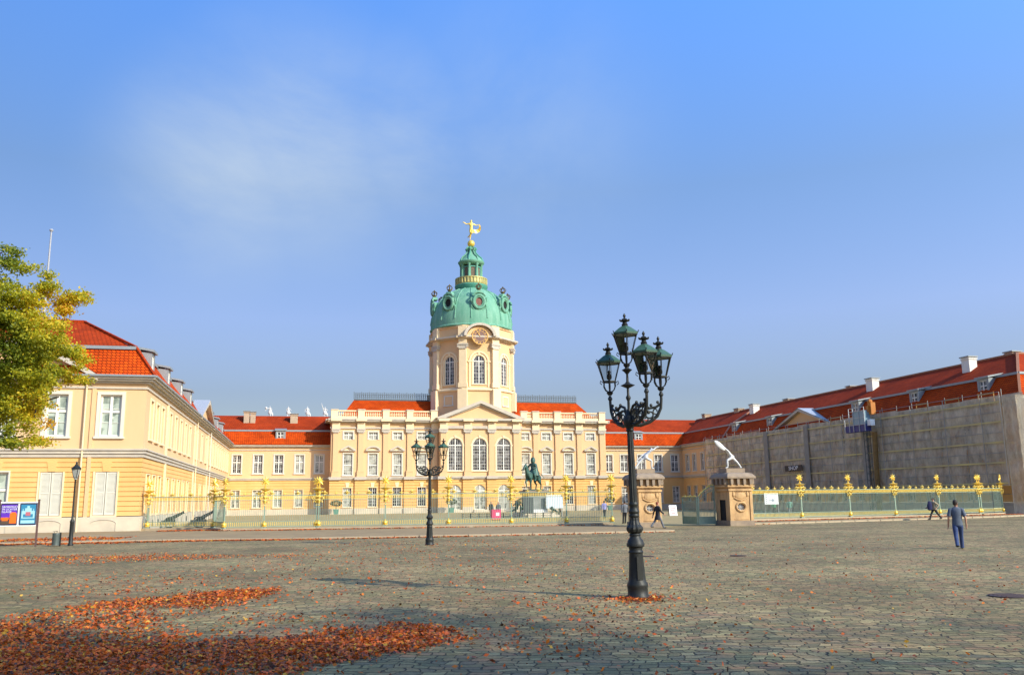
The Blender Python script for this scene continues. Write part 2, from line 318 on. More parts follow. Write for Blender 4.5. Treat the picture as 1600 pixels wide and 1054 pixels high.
def skin(name,nodes,edges,root,m,parent=None,loc=(0,0,0),rz=0,sub=1,scale=1.):
    ks=list(nodes); ix={k:i for i,k in enumerate(ks)}
    me=bpy.data.meshes.new(name+'_t'); me.from_pydata([tuple(c*scale for c in nodes[k][:3]) for k in ks],[(ix[a],ix[b]) for a,b in edges],[])
    o=bpy.data.objects.new(name+'_t',me); COL.objects.link(o)
    md=o.modifiers.new('s','SKIN'); md.use_smooth_shade=True
    for k in ks:
        d=me.skin_vertices[0].data[ix[k]]; r=nodes[k][3:]; d.radius=(r[0]*scale,(r[1] if len(r)>1 else r[0])*scale); d.use_root=(k==root)
    if sub: ss=o.modifiers.new('u','SUBSURF'); ss.levels=sub; ss.render_levels=sub
    bpy.context.view_layer.update()
    res=subsurf_mesh(o); res.name=name; res.materials.clear(); res.materials.append(m); res.polygons.foreach_set('use_smooth',[True]*len(res.polygons))
    bpy.data.objects.remove(o); bpy.data.meshes.remove(me)
    return link(name,res,parent,loc,rz)

# facade wall as a cell grid: local x=u along the wall, local y=depth into the wall, z up
def facade(mb,u0,u1,z0,z1,holes=(),grooves=(),gd=.08,depth=.3,mi=0,arches=()):
    us=sorted({u0,u1,*[h[0] for h in holes],*[h[1] for h in holes]}); us=[u for u in us if u0-1e-6<=u<=u1+1e-6]
    zs=sorted({z0,z1,*[h[2] for h in holes],*[h[3] for h in holes],*[g for gg in grooves for g in gg]}); zs=[z for z in zs if z0-1e-6<=z<=z1+1e-6]
    D={}
    for i in range(len(us)-1):
        for j in range(len(zs)-1):
            uc=(us[i]+us[i+1])/2; zc=(zs[j]+zs[j+1])/2; d=0
            for a,b in grooves:
                if a<zc<b: d=gd
            for h in holes:
                if h[0]<uc<h[1] and h[2]<zc<h[3]: d=None
            D[i,j]=d
    q=lambda d: depth if d is None else d
    for (i,j),d in D.items():
        a,b,c,e=us[i],us[i+1],zs[j],zs[j+1]
        if d is not None: mb.add([(a,d,c),(b,d,c),(b,d,e),(a,d,e)],[(0,1,2,3)],mi)
        if (i+1,j) in D:
            d2=D[i+1,j]
            if q(d)!=q(d2): mb.add([(b,q(d),c),(b,q(d2),c),(b,q(d2),e),(b,q(d),e)],[(0,1,2,3)],mi)
        if (i,j+1) in D:
            d2=D[i,j+1]
            if q(d)!=q(d2): mb.add([(a,q(d),e),(b,q(d),e),(b,q(d2),e),(a,q(d2),e)],[(0,1,2,3)],mi)
    for (uc,wd,zs_,zt) in arches:   # spandrels filling a rectangular hole above a semicircle of width wd springing at zs_
        n=12; r=wd/2
        for k in range(n):
            a0=PI*k/n;a1=PI*(k+1)/n
            p0=(uc+r*math.cos(a0),zs_+(zt-zs_)*math.sin(a0));p1=(uc+r*math.cos(a1),zs_+(zt-zs_)*math.sin(a1))
            mb.add([(p0[0],0,p0[1]),(p0[0],0,zt),(p1[0],0,zt),(p1[0],0,p1[1])],[(0,1,2,3)],mi)
            mb.add([(p0[0],0,p0[1]),(p1[0],0,p1[1]),(p1[0],depth,p1[1]),(p0[0],depth,p0[1])],[(0,1,2,3)],mi)
def courses(z0,z1,step,g=.05):
    n=max(1,round((z1-z0)/step)); st=(z1-z0)/n; return [(z0+k*st-g,z0+k*st) for k in range(1,n+1)]

# windows: local origin = bottom centre of the opening on the wall face
WP={}
def win_proto(key,wd,h,style='cross',sur=.2,sill=True,pane=paneG,surm=greyw,arch=False,nx=2,nz=4,fr=.07,key_=False):
    """returns (surround mesh, frame mesh, pane mesh)"""
    if key in WP: return WP[key]
    s=MB(); hw=wd/2; zs=h-hw if arch else h
    if sur:
        s.box(-hw-sur,-hw-.003,-.07,.02,0 if not sill else .003,zs); s.box(hw+.003,hw+sur,-.07,.02,0 if not sill else .003,zs)
        if arch:
            n=12
            for k in range(n):
                a0=PI*k/n;a1=PI*(k+1)/n; r0=hw+.003; r1=hw+sur
                P=lambda r,a:(r*math.cos(a),zs+r*math.sin(a))
                s.prism([P(r0,a0),P(r1,a0),P(r1,a1),P(r0,a1)],-.07,.02)
            s.prism([(-.14,h-.02),(.14,h-.02),(.2,h+sur+.18),(-.2,h+sur+.18)],-.14,-.02)
            s.box(-hw-sur-.08,-hw-.0,-.1,-.0,zs-.14,zs+.12); s.box(hw,hw+sur+.08,-.1,0,zs-.14,zs+.12)
        else: s.box(-hw-sur,hw+sur,-.07,.02,h+.003,h+sur)
    if sill: s.box(-hw-sur-.08,hw+sur+.08,-.16,.14,-.16,0)
    if not s.v: s.box(-hw,hw,.10,.13,-.0,.03)
    f=MB(); y0,y1=.14,.20
    f.box(-hw,-hw+fr,y0,y1,0,zs); f.box(hw-fr,hw,y0,y1,0,zs); f.box(-hw+fr,hw-fr,y0,y1,0,fr)
    if not arch: f.box(-hw+fr,hw-fr,y0,y1,h-fr,h)
    else:
        for k in range(12):
            a0=PI*k/12;a1=PI*(k+1)/12; P=lambda r,a:(r*math.cos(a),zs+r*math.sin(a))
            f.prism([P(hw-fr,a0),P(hw,a0),P(hw,a1),P(hw-fr,a1)],y0,y1)
    m=fr*.75
    tz=zs if arch else h*.60
    if style=='sash': tz=h*.47
    f.box(-hw+fr,hw-fr,y0-.02,y1,tz-m,tz+m)
    if style!='sash': f.box(-m,m,y0-.03,y1,fr,h-fr)
    t=.016
    for i in range(1,nx*2):
        x=-hw+wd*i/(nx*2)
        if style!='sash' and i==nx: continue
        top=zs+math.sqrt(max(0,hw*hw-x*x))-fr if arch else h-fr
        f.box(x-t,x+t,y0+.015,y1-.01,fr,top)
    for j in range(1,nz):
        z=h*j/nz
        if abs(z-tz)<.12 or (arch and z>zs+.1): continue
        f.box(-hw+fr,hw-fr,y0+.015,y1-.01,z-t,z+t)
    p=MB()
    if arch:
        pl=[(-hw+.01,.01),(hw-.01,.01)]+[((hw-.01)*math.cos(PI*k/12),zs+(hw-.01)*math.sin(PI*k/12)) for k in range(13)]
        p.prism(pl,y1+.003,y1+.03)
    else: p.box(-hw+.01,hw-.01,y1+.003,y1+.03,.01,h-.01)
    WP[key]=(s.mesh('window',surm),f.mesh('frame',whitew),p.mesh('pane',pane)); return WP[key]
def put_window(parent,key,loc,rz,name='window'):
    a,b,c=WP[key]; o=link(name,a,parent,loc,rz); f=bpy.data.objects.new('frame',b); p=bpy.data.objects.new('pane',c)
    for q in (f,p): COL.objects.link(q); q.parent=o
    return o
def shutter_proto(wd,h):
    s=MB(); s.box(-wd/2-.12,-wd/2-.003,-.05,.02,0,h); s.box(wd/2+.003,wd/2+.12,-.05,.02,0,h); s.box(-wd/2-.12,wd/2+.12,-.08,.1,-.1,0)
    f=MB()
    for sg in (-1,1):
        x0,x1=(-wd/2+.02,-.02) if sg<0 else (.02,wd/2-.02)
        f.box(x0,x0+.09,.04,.09,.02,h-.02); f.box(x1-.09,x1,.04,.09,.02,h-.02)
        for z in (.02,h*.5,h-.14): f.box(x0+.09,x1-.09,.04,.09,z,z+.12)
        n=int(h/.09)
        for k in range(n):
            z=.14+k*(h-.28)/n; f.add([(x0+.09,.045,z),(x1-.09,.045,z),(x1-.09,.085,z+.075),(x0+.09,.085,z+.075)],[(0,1,2,3)])
        f.box(x0+.05,x1-.05,.095,.11,.05,h-.05)
    return s.mesh('window',trimlight),f.mesh('shutter',shutterm)

# mansard strips along a wall line
PROF=[(-.62,11.2),(-.55,11.34),(1.2,13.6),(6.0,16.45)]
def roof_strip(mb,A,B,n,kA,kB,prof=PROF,mis=(0,0,1)):
    A=Vector((*A,0));B=Vector((*B,0));t=(B-A).normalized();n=Vector((*n,0))
    row=[]
    for d,z in prof:
        a=A+n*d+t*(kA*d); b=B+n*d-t*(kB*d); a.z=b.z=z; row.append((a,b))
    for i in range(len(prof)-1):
        mb.add([row[i][0],row[i][1],row[i+1][1],row[i+1][0]],[(0,1,2,3)],mis[i])
    return row
def cornice_run(mb,A,B,n,kA,kB,steps):  # steps: list of (proj out, z0, z1); mitred boxes along a wall line
    A=Vector((*A,0));B=Vector((*B,0));t=(B-A).normalized();n=Vector((*n,0))
    for pr,z0,z1 in steps:
        vs=[]
        for z in (z0,z1):
            for P,k,sg in ((A,kA,1),(B,kB,-1)):
                for d in (.05,-pr): q=P+n*d+t*(k*d*sg); vs.append((q.x,q.y,z))
        mb.add(vs,[(0,1,3,2),(4,6,7,5),(1,5,7,3),(0,2,6,4),(0,4,5,1),(2,3,7,6)])

def dormer(parent,P,rz,z=11.75,dark_=False):
    """grey dormer on the lower slope; P = wall-line point, local y runs into the roof"""
    mb=MB(); y=.15
    mb.box(-.78,-.5,y,y+1.6,z,z+1.75); mb.box(.5,.78,y,y+1.6,z,z+1.75); mb.box(-.5,.5,y,y+.3,z,z+.15); mb.box(-.5,.5,y,y+1.6,z+1.55,z+1.75)
    mb.add([(-.95,y-.18,z+1.753),(.95,y-.18,z+1.753),(.95,y+1.9,z+2.15),(-.95,y+1.9,z+2.15),(-.95,y-.18,z+1.93),(.95,y-.18,z+1.93),(.95,y+1.9,z+2.3),(-.95,y+1.9,z+2.3)],[(0,3,2,1),(4,5,6,7),(0,1,5,4),(1,2,6,5),(2,3,7,6),(3,0,4,7)])
    d=mb.build('dormer',zinc,parent,P,rz)
    a,b,c=WP['dorm']
    for me,nm in ((b,'frame'),(c,'pane')):
        o=bpy.data.objects.new(nm,me); COL.objects.link(o); o.parent=d; o.location=(0,y-.08,z+.15)
    return d
win_proto('dorm',1.0,1.4,sur=0,sill=False,pane=paneD,nz=3,nx=1)
def chimney(parent,x,y,z0,z1,wx=1.1,wy=1.1,m=None):
    mb=MB(); mb.box(x-wx/2,x+wx/2,y-wy/2,y+wy/2,z0,z1); mb.box(x-wx/2-.08,x+wx/2+.08,y-wy/2-.08,y+wy/2+.08,z1-.25,z1-.12); mb.box(x-wx/2-.14,x+wx/2+.14,y-wy/2-.14,y+wy/2+.14,z1,z1+.12,1)
    return mb.build('chimney',[m or whitew,zinc],parent)
def drainpipe(parent,x,y,z0,z1,m=None):
    return MB().tube([(x,y,z0),(x,y,z1)],.06,8).build('drainpipe',m or trimlight,parent,smooth=True)

# ================================================================ SETTING
def sheet(name,pts,z,m,z2=None):
    mb=MB(); n=len(pts)
    if z2 is None: mb.add([(x,y,z) for x,y in pts],[tuple(range(n))])
    else:
        mb.add([(x,y,z2) for x,y in pts]+[(x,y,z) for x,y in pts],[tuple(range(n,2*n))]+[(i,(i+1)%n,(i+1)%n+n,i+n) for i in range(n)])
    return struct(mb.build(name,m))
sheet('ground',[(-2500,-900),(2500,-900),(2500,3500),(-2500,3500)],0,cob)
sheet('courtyard',[(-11.0,69.3),(-6,67.9),(-4.6,65.5),(-2.4,64.4),(1.2,64.2),(22,61),(24,57.5),(28.3,57.5),(33,63),(49,66.2),(66,72),(66.8,147),(51.2,147),(51,143.9),(36,142.5),(22,142.5),(4.8,143.9),(4.8,147),(-11.0,147)],.004,gravel)
KL=[(-60,51),(-15,50.6),(-5.7,50.2),(1,48.6),(9,48.1),(15,47.9),(21.2,48.2),(21.8,49.5)]
FL=[(21.8,60.8),(18.8,61.4),(10.3,62.2),(1.2,63.6),(-2.6,63.7),(-5,65),(-6.4,67.2),(-11.5,68.7),(-60,68.7)]
sheet('pavement',KL+FL,.07,paving,0)
def kerb(pts,name):
    mb=MB()
    for a,b in zip(pts[:-1],pts[1:]): 
        a=Vector((*a,.055));b=Vector((*b,.055)); L=(b-a).length; n=max(1,int(L/1.2))
        for k in range(n): mb.bar(a.lerp(b,k/n+.004),a.lerp(b,(k+1)/n-.004),.16,.11)
    return struct(mb.build(name,kerbm))
kerb([(x,y-.08) for x,y in KL[:-1]],'kerb')
sheet('verge',[(-60,51.6),(-15,51.2),(-9,51.0),(-9.2,56),(-12,61),(-60,61)],.076,dirt)
KR=[(30.8,57.2),(38,58.6),(47,60.4),(56,62.6),(64,66),(90,67)]
sheet('pavement',KR+[(90,69.4),(64,69.6),(60,67.8),(49.5,65.6),(39.3,63.7),(33,62.4),(30.8,60)],.07,paving,0)
kerb([(x,y-.08) for x,y in KR],'kerb')

# ================================================================ CORPS DE LOGIS
D=144.
pal=thing('palace_block',(28,D,0),'central two storey yellow palace block with giant pilasters and red roof behind a balustrade','building')
XW=[7.29,11.3,15.25,19.29,36.9,40.62,44.52,48.53]
XP=[5.29,9.3,13.32,17.24,21.4,38.71,42.57,46.48,50.6]
x0,x1=4.55,51.3
win_proto('main',1.42,3.45,style='sash',sur=.16,pane=paneG,nx=2,nz=7,fr=.09)
win_proto('small',1.45,1.22,style='cross',sur=.22,sill=False,nx=2,nz=2)
win_proto('gf',1.35,3.0,style='cross',sur=.08,nx=2,nz=6,fr=.05,surm=trimlight,pane=paneD)
win_proto('gfg',1.35,3.0,style='cross',sur=.08,nx=2,nz=6,fr=.05,surm=trimlight,pane=paneG)
for seg,(a,b,W) in enumerate(((x0,22.1,XW[:4]),(35.9,x1,XW[4:]))):
    mb=MB()
    facade(mb,a,b,0.9,5.4,[(x-.675,x+.675,1.15,4.15) for x in W],courses(.9,5.4,.45,.08))
    mb.build('ground_floor_wall',ochre,pal,(0,D,0))
    mb=MB(); facade(mb,a,b,5.85,15.2,[(x-.71,x+.71,6.15,9.6) for x in W]+[(x-.725,x+.725,11.85,13.07) for x in W]); mb.build('wall',cream,pal,(0,D,0))
    mb=MB()
    xs=[a-.06 if seg==0 else a]+sum([[x-1.05,x+1.05] for x in []],[])+[b if seg==0 else b+.06]
    mb.box(xs[0],xs[1],-.1,.2,0,.9); mb.build('plinth',plinthm,pal,(0,D,0))
    mb=MB(); mb.box(xs[0],xs[1],-.22,.05,5.4,5.62); mb.box(xs[0],xs[1],-.34,.05,5.62,5.85)
    mb.build('band',trim,pal,(0,D,0))
    e0=xs[0]-(.5 if seg==0 else 0); e1=xs[1]+(.5 if seg==1 else 0)
    mb=MB(); mb.box(e0+.4*(seg==0),e1-.4*(seg==1),-.16,.05,13.62,13.9); mb.box(e0+.3*(seg==0),e1-.3*(seg==1),-.3,.05,14.55,14.75); mb.box(e0,e1,-.75,.05,14.75,14.98); mb.box(e0,e1,-.9,.1,14.98,15.22)
    mb.build('cornice',trim,pal,(0,D,0))
# sides & back
for q_ in ((x0,x0+.3,.0,15),(x1-.3,x1,.0,15),(x0+.3,x1-.3,14.7,15)): MB().box(*q_,0,15.2).build('wall',cream,pal,(0,D+.001,0))
mb=MB()
for xx,sg in ((x0,-1),(x1,1)):
    a=xx-.9 if sg<0 else xx; mb.box(a,a+.9,.101,15,14.98,15.22); a=xx-.34 if sg<0 else xx; mb.box(a,a+.34,.06,15,5.62,5.85)
mb.build('cornice',trim,pal,(0,D,0))
for i,x in enumerate(XW):
    w_=put_window(pal,'main',(x,D,6.15),0)
    m_=MB()
    if i in (0,2,5,7): m_.prism([(-1.0,3.98),(1.0,3.98),(0,4.55)],-.06,0); m_.prism([(-1.2,3.985),(-.9,3.985),(0,4.5),(0,4.76),(-1.2,4.1)][::-1],-.36,0,1); m_.prism([(1.2,3.985),(.9,3.985),(0,4.5),(0,4.76),(1.2,4.1)],-.36,0,1)
    else: 
        m_.prism([(1.0*math.cos(PI*k/10),3.99+.5*math.sin(PI*k/10)) for k in range(11)],-.06,0)
        for k in range(10):
            Pf=lambda rx,rz,a:(rx*math.cos(a),3.99+rz*math.sin(a)); a0=PI*k/10;a1=PI*(k+1)/10
            m_.prism([Pf(.95,.46,a0),Pf(1.2,.70,a0),Pf(1.2,.70,a1),Pf(.95,.46,a1)],-.36,0,1)
    m_.box(-1.2,1.2,-.38,0,3.86,3.98,1)
    o=bpy.data.objects.new('window_pediment',m_.mesh('window_pediment',[trimlight,trim])); COL.objects.link(o); o.parent=w_
    put_window(pal,'small',(x,D,11.85),0)
    put_window(pal,'gf' if i in (1,2,3,6) else 'gfg',(x,D,1.15),0)
    MB().prism([(-.2,4.2),(.2,4.2),(.32,4.95),(-.32,4.95)],-.06,0).build('keystone',trimlight,pal,(x,D,0))
def pilaster(x,Y,wd=.85,z0=5.85,ped=True,cap=True,zt=13.62,base=1.0,rz=0,par=None,gf=True,m=None):
    mb=MB(); mb.box(-wd/2,wd/2,-.24,0,z0+base,zt-.75); 
    mb.box(-wd/2-.18,wd/2+.18,-.38,0,z0,z0+.18); mb.box(-wd/2-.13,wd/2+.13,-.33,0,z0+.18,z0+base-.22); mb.box(-wd/2-.1,wd/2+.1,-.36,0,z0+base-.22,z0+base)
    p=mb.build('pilaster',m or cream,par or pal,(x,Y,0),rz)
    c=MB(); h=zt-.75
    c.prism([(-wd/2,h),(wd/2,h),(wd/2+.2,h+.55),(-wd/2-.2,h+.55)],-.34,0); c.box(-wd/2-.28,wd/2+.28,-.42,0,h+.55,h+.75)
    for sg in (-1,1): c.tube([(sg*(wd/2+.1),-.38,h+.36),(sg*(wd/2+.1),-.0,h+.36)],.17,8)
    for k in range(5): c.ball((-wd*.4+wd*.2*k,-.36,h+.16),.09,6,4)
    o=bpy.data.objects.new('capital',c.mesh('capital',trim)); COL.objects.link(o); o.parent=p
    if gf:
        g=MB(); facade(g,-.85,.85,.0,5.4,[],courses(.9,5.4,.45,.08)); g.add([(-.85,0,0),(-.85,.25,0),(-.85,.25,5.4),(-.85,0,5.4)],[(0,1,2,3)]); g.add([(.85,0,0),(.85,.25,0),(.85,.25,5.4),(.85,0,5.4)],[(0,1,2,3)])
        g.build('pier',ochre,par or pal,(x,Y-.25,0))
        MB().box(-.9,.9,-.35,-.0,.0,.9).build('pier_base',plinthm,par or pal,(x,Y,0))
        MB().box(-.95,.95,-.56,-.34,5.4,5.86).build('band',trim,par or pal,(x,Y,0))
        MB().box(-.85,.85,-1.02,-.9,14.78,15.2).box(-.62,.62,-.42,-.3,13.62,14.6).build('entablature_block',trimlight,par or pal,(x,Y,0))
    return p
for x in XP: pilaster(x,D)
# balustrade
bal=MB()
def baluster(mb,x,y,z): mb.lathe([(.10,0),(.10,.06),(.06,.1),(.12,.3),(.12,.38),(.05,.6),(.06,.7),(.10,.74),(.10,.8)],6,(x,y,z))
edges=[4.65,9.3,13.32,17.24,21.6]; edges2=[36.3,38.71,42.57,46.48,51.0]
for E_ in (edges,edges2):
    for i,x in enumerate(E_):
        xx=x+(.35 if i==0 else 0)-(.35 if i==len(E_)-1 else 0)
        mb=MB(); mb.box(-.55,.55,-.5,.25,15.22,16.72); mb.box(-.62,.62,-.57,.32,16.62,16.78,1); mb.build('balustrade_post',[trimlight,trim],pal,(xx,D-.02,0))
    for a,b in zip(E_[:-1],E_[1:]):
        mb=MB(); mb.box(a,b,-.3,.1,15.22,15.62); mb.box(a,b,-.27,.07,16.42,16.62)
        n=9 if b-a>3.5 else 6; A0=a+.95 if a in (edges[0],) else a+.65; B0=b-.65 
        for k in range(n): baluster(mb,A0+(B0-A0)*(k+.5)/n,-.1,15.62)
        mb.build('balustrade',trimlight,pal,(0,D-.02,0))
# side balustrade (solid returns)
MB().box(x0+.1,x0+.4,.5,14,15.22,16.5).box(x1-.4,x1-.1,.5,14,15.22,16.5).build('parapet',trimlight,pal,(0,D,0))
# roof of the block with cresting
mb=MB()
zr=19.0; yr0,yr1=150.2,154.5; xa,xb=8.4,48.1
P_=[(xa-2.6,146.2,15.3),(xb+2.6,146.2,15.3),(xb,yr0,zr),(xa,yr0,zr),(xa-2.6,158,15.3),(xb+2.6,158,15.3),(xb,yr1,zr),(xa,yr1,zr)]
mb.add(P_,[(0,1,2,3),(5,4,7,6),(4,0,3,7),(1,5,6,2)]); mb.add(P_,[(3,2,6,7)],1)
mb.build('roof',[tileL,zinc],pal)
mb=MB(); mb.box(x0+.3,x1-.3,.35,14.6,14.9,15.24); mb.build('gutter_roof',zinc,pal,(0,D,0))
def cresting(xA,xB,name='cresting'):
    mb=MB(); mb.box(xA,xB,yr0-.12,yr0+.12,zr-.05,zr+.14)
    n=int((xB-xA)/.32)
    for k in range(n+1):
        x=xA+(xB-xA)*k/n; mb.box(x-.035,x+.035,yr0-.02,yr0+.02,zr+.14,zr+1.28+(.16 if k%4==0 else 0))
        if k<n:
            xm=x+(xB-xA)/n/2; mb.tube([(xm+.13*math.cos(a),yr0,zr+.72+.2*math.sin(a)) for a in np.linspace(0,2*PI,9)],.02,4,cap=False)
            mb.bar((x,yr0,zr+.2),(x+(xB-xA)/n,yr0,zr+.5),.025); mb.bar((x,yr0,zr+1.15),(x+(xB-xA)/n,yr0,zr+.95),.025)
    for z in (.2,.52,.93,1.22): mb.box(xA,xB,yr0-.02,yr0+.02,zr+z,zr+z+.04)
    return mb.build(name,mat('cresting_iron',(.10,.12,.12),.6,var=.3),pal)
cresting(xa,21.3); cresting(36.0,xb)
mb=MB(); mb.box(xa-.02,xa+.02,yr0,yr1,zr,zr+1.2); 
# portico
YP=142.6; px0,px1=22.05,35.9
AW=[24.62,28.72,32.8]; AP=[22.62,26.68,30.75,34.95]
win_proto('arch',2.4,5.35,sur=.26,pane=paneD,arch=True,nx=3,nz=10,fr=.11,surm=trimlight)
win_proto('archdoor',1.95,4.0,sur=0,sill=False,pane=paneG,arch=True,nx=3,nz=7,fr=.1)
mb=MB(); facade(mb,px0,px1,.0,5.4,[(x-.975,x+.975,.45,4.45) for x in AW],courses(.9,5.4,.45,.08),arches=[(x,1.95,3.475,4.45) for x in AW],depth=.4)
mb.box(px0,px0+.01,0,1.4,0,5.4); mb.box(px1-.01,px1,0,1.4,0,5.4); mb.build('ground_floor_wall',ochre,pal,(0,YP,0))
mb=MB(); facade(mb,px0,px1,5.85,15.0,[(x-1.2,x+1.2,6.75,12.1) for x in AW],depth=.4,arches=[(x,2.4,10.9,12.1) for x in AW])
mb.box(px0,px0+.01,0,1.4,5.85,15); mb.box(px1-.01,px1,0,1.4,5.85,15); mb.build('wall',cream,pal,(0,YP,0))
for i,x in enumerate(AW):
    put_window(pal,'arch',(x,YP,6.75),0); put_window(pal,'archdoor',(x,YP,.45),0,'glazed_door')
    MB().box(-1.2,1.2,-.9,.0,0,.22).box(-1.1,1.1,-.5,.0,.22,.44).build('steps',plinthm,pal,(x,YP,0))
for x in AP: pilaster(x,YP,.95,zt=13.62)
MB().box(px0-.3,px1+.3,-.34,.05,5.62,5.85).box(px0-.15,px1+.15,-.2,.05,5.4,5.62).build('band',trim,pal,(0,YP,0))
MB().box(px0-.1,px1+.1,-.3,.05,13.62,14.08).box(px0-.3,px1+.3,-.45,.05,14.75,14.95).box(px0-.45,px1+.4,-.75,1.3,14.951,15.3).build('cornice',trim,pal,(0,YP,0))
MB().box(px0,px1,-.22,0,14.08,14.75).build('frieze',cream,pal,(0,YP,0))
mb=MB(); cx=(px0+px1)/2-.12; zb=15.3; hw=(px1-px0)/2+.55; ap=18.3
mb.prism([(cx-hw+.9,zb),(cx+hw-.9,zb),(cx,ap-.62)],-.1,1.0,0)
for sg in (-1,1):
    mb.prism([(cx+sg*hw,zb),(cx+sg*(hw-1.35),zb),(cx,ap-.5),(cx,ap),(cx+sg*hw,zb+.12)][::sg],-.8,1.4,1)
    mb.prism([(cx+sg*(hw-1.0),zb),(cx+sg*(hw-1.7),zb),(cx,ap-.8),(cx,ap-.42)][::sg],-.45,-.1,1)
mb.build('pediment',[cream,trim],pal,(0,YP,0))

# ================================================================ TOWER
TX,TY=28.82,150.
tow=thing('domed_tower',(TX,TY,14),'cream octagonal clock tower with green copper dome and lantern above the palace centre','tower')
ph=PI/8
def octa(r): return r/math.cos(PI/8)   # apothem -> radius
ap_=6.75
mb=MB(); mb.lathe([(octa(6.95),14),(octa(6.95),20.3)],8,(TX,TY,0),ph); mb.build('lower_stage',cream,tow)
mb=MB(); mb.lathe([(octa(7.0),20.05),(octa(7.25),20.15),(octa(7.25),20.4),(octa(7.0),20.5),(octa(6.75),20.65)],8,(TX,TY,0),ph); mb.build('ledge',trimlight,tow)
win_proto('tow',2.0,4.9,sur=.28,pane=paneD,arch=True,nx=2,nz=8,fr=.1,surm=trimlight)
win_proto('towsmall',1.5,1.45,sur=.2,pane=paneG,nx=2,nz=2)
side=2*ap_*math.tan(PI/8)
for k in range(8):
    a=k*PI/4   # rotation: face normal for rz=a is (sin a,-cos a)
    nx_,ny_=math.sin(a),-math.cos(a)
    F=(TX+nx_*ap_,TY+ny_*ap_,0)
    mb=MB(); facade(mb,-side/2,side/2,20.6,29.0,[(-1.0,1.0,21.25,26.15)],arches=[(0,2.0,25.15,26.15)],depth=.5)
    mb.build('wall',cream,tow,F,a)
    if k in (0,1,2,6,7,3):
        put_window(tow,'tow',(F[0],F[1],21.25),a)
        # moulded niche ring
        s=MB()
        for j in range(12):
            a0=PI*j/12;a1=PI*(j+1)/12; Pf=lambda r,t:(r*math.cos(t),25.15+r*math.sin(t))
            s.prism([Pf(1.45,a0),Pf(1.75,a0),Pf(1.75,a1),Pf(1.45,a1)],-.14,0)
        s.box(-1.75,-1.45,-.14,0,20.7,25.15); s.box(1.45,1.75,-.14,0,20.7,25.15); s.box(-2.0,-1.4,-.2,0,24.95,25.2); s.box(1.4,2.0,-.2,0,24.95,25.2)
        s.build('niche_moulding',trimlight,tow,F,a)
    if k%2==1: 
        F2=(TX+nx_*6.95,TY+ny_*6.95,17.75); put_window(tow,'towsmall',F2,a)
    # corner pilaster between faces k and k+1
    ac=a+PI/8; C=(TX+math.sin(ac)*octa(ap_),TY-math.cos(ac)*octa(ap_),0)
    mb=MB(); mb.box(-.62,.62,-.22,.35,21.4,27.2); mb.box(-.78,.78,-.34,.35,20.6,21.4); p=mb.build('corner_pilaster',trimlight,tow,C,ac)
    c=MB(); c.prism([(-.62,27.2),(.62,27.2),(.85,27.85),(-.85,27.85)],-.36,.3); c.box(-.92,.92,-.46,.3,27.85,28.1)
    for sg in (-1,1): c.tube([(sg*.75,-.42,27.6),(sg*.75,.1,27.6)],.2,8)
    o=bpy.data.objects.new('capital',c.mesh('capital',trim)); COL.objects.link(o); o.parent=p
    MB().box(-.7,.7,-.30,.3,28.1,28.95).build('entablature_block',trimlight,tow,C,ac)
    MB().box(-.95,.95,-.78,.2,29.05,29.42).box(-.75,.75,-.3,.3,29.42,31.1).build('entablature_block',trimlight,tow,C,ac)
    MB().box(-.8,.8,-.35,.3,17.0,20.3).build('corner_pier',trimlight,tow,(TX+math.sin(ac)*octa(6.95),TY-math.cos(ac)*octa(6.95),0),ac)
mb=MB(); mb.lathe([(octa(6.8),28.9),(octa(7.1),28.95),(octa(7.55),29.1),(octa(7.75),29.12),(octa(7.75),29.4),(octa(7.0),29.5)],8,(TX,TY,0),ph); mb.build('cornice',trim,tow)
mb=MB(); mb.lathe([(octa(6.85),29.4),(octa(6.85),30.95),(octa(7.05),31.0),(octa(7.05),31.25),(octa(6.8),31.35)],8,(TX,TY,0),ph); mb.build('attic',cream,tow)
# clock with arched hood on the front
cl=MB(); cy=TY-7.55
for j in range(14):
    a0=PI*j/14;a1=PI*(j+1)/14; Pf=lambda r,t:(r*1.25*math.cos(t),29.3+r*math.sin(t))
    cl.prism([Pf(1.85,a0),Pf(2.25,a0),Pf(2.25,a1),Pf(1.85,a1)],-1.1,.9)
cl.build('clock_hood',trim,tow,(TX,cy+.55,0))
MB().prism([(2.25*math.cos(t),29.0+2.05*math.sin(t)) for t in np.linspace(0,PI,15)],-.5,.8).build('clock_backing',cream,tow,(TX,cy+.5,0))
ck=MB()
ck.lathe([(1.5,0),(1.5,.12)],28,(0,0,0),mi=0); 
cko=ck.build('clock',clockm,tow,(TX,cy-.62+.55,29.25)); cko.rotation_euler=(PI/2,0,0); cko.scale=(.9,.9,1)
nb=MB(); nb.tube([(1.5*math.cos(t),1.5*math.sin(t),.13) for t in np.linspace(0,2*PI,29)],.09,6,cap=False)
nb.tube([(.98*math.cos(t),.98*math.sin(t),.13) for t in np.linspace(0,2*PI,29)],.03,6,cap=False)
ROM=['XII','I','II','III','IIII','V','VI','VII','VIII','IX','X','XI']
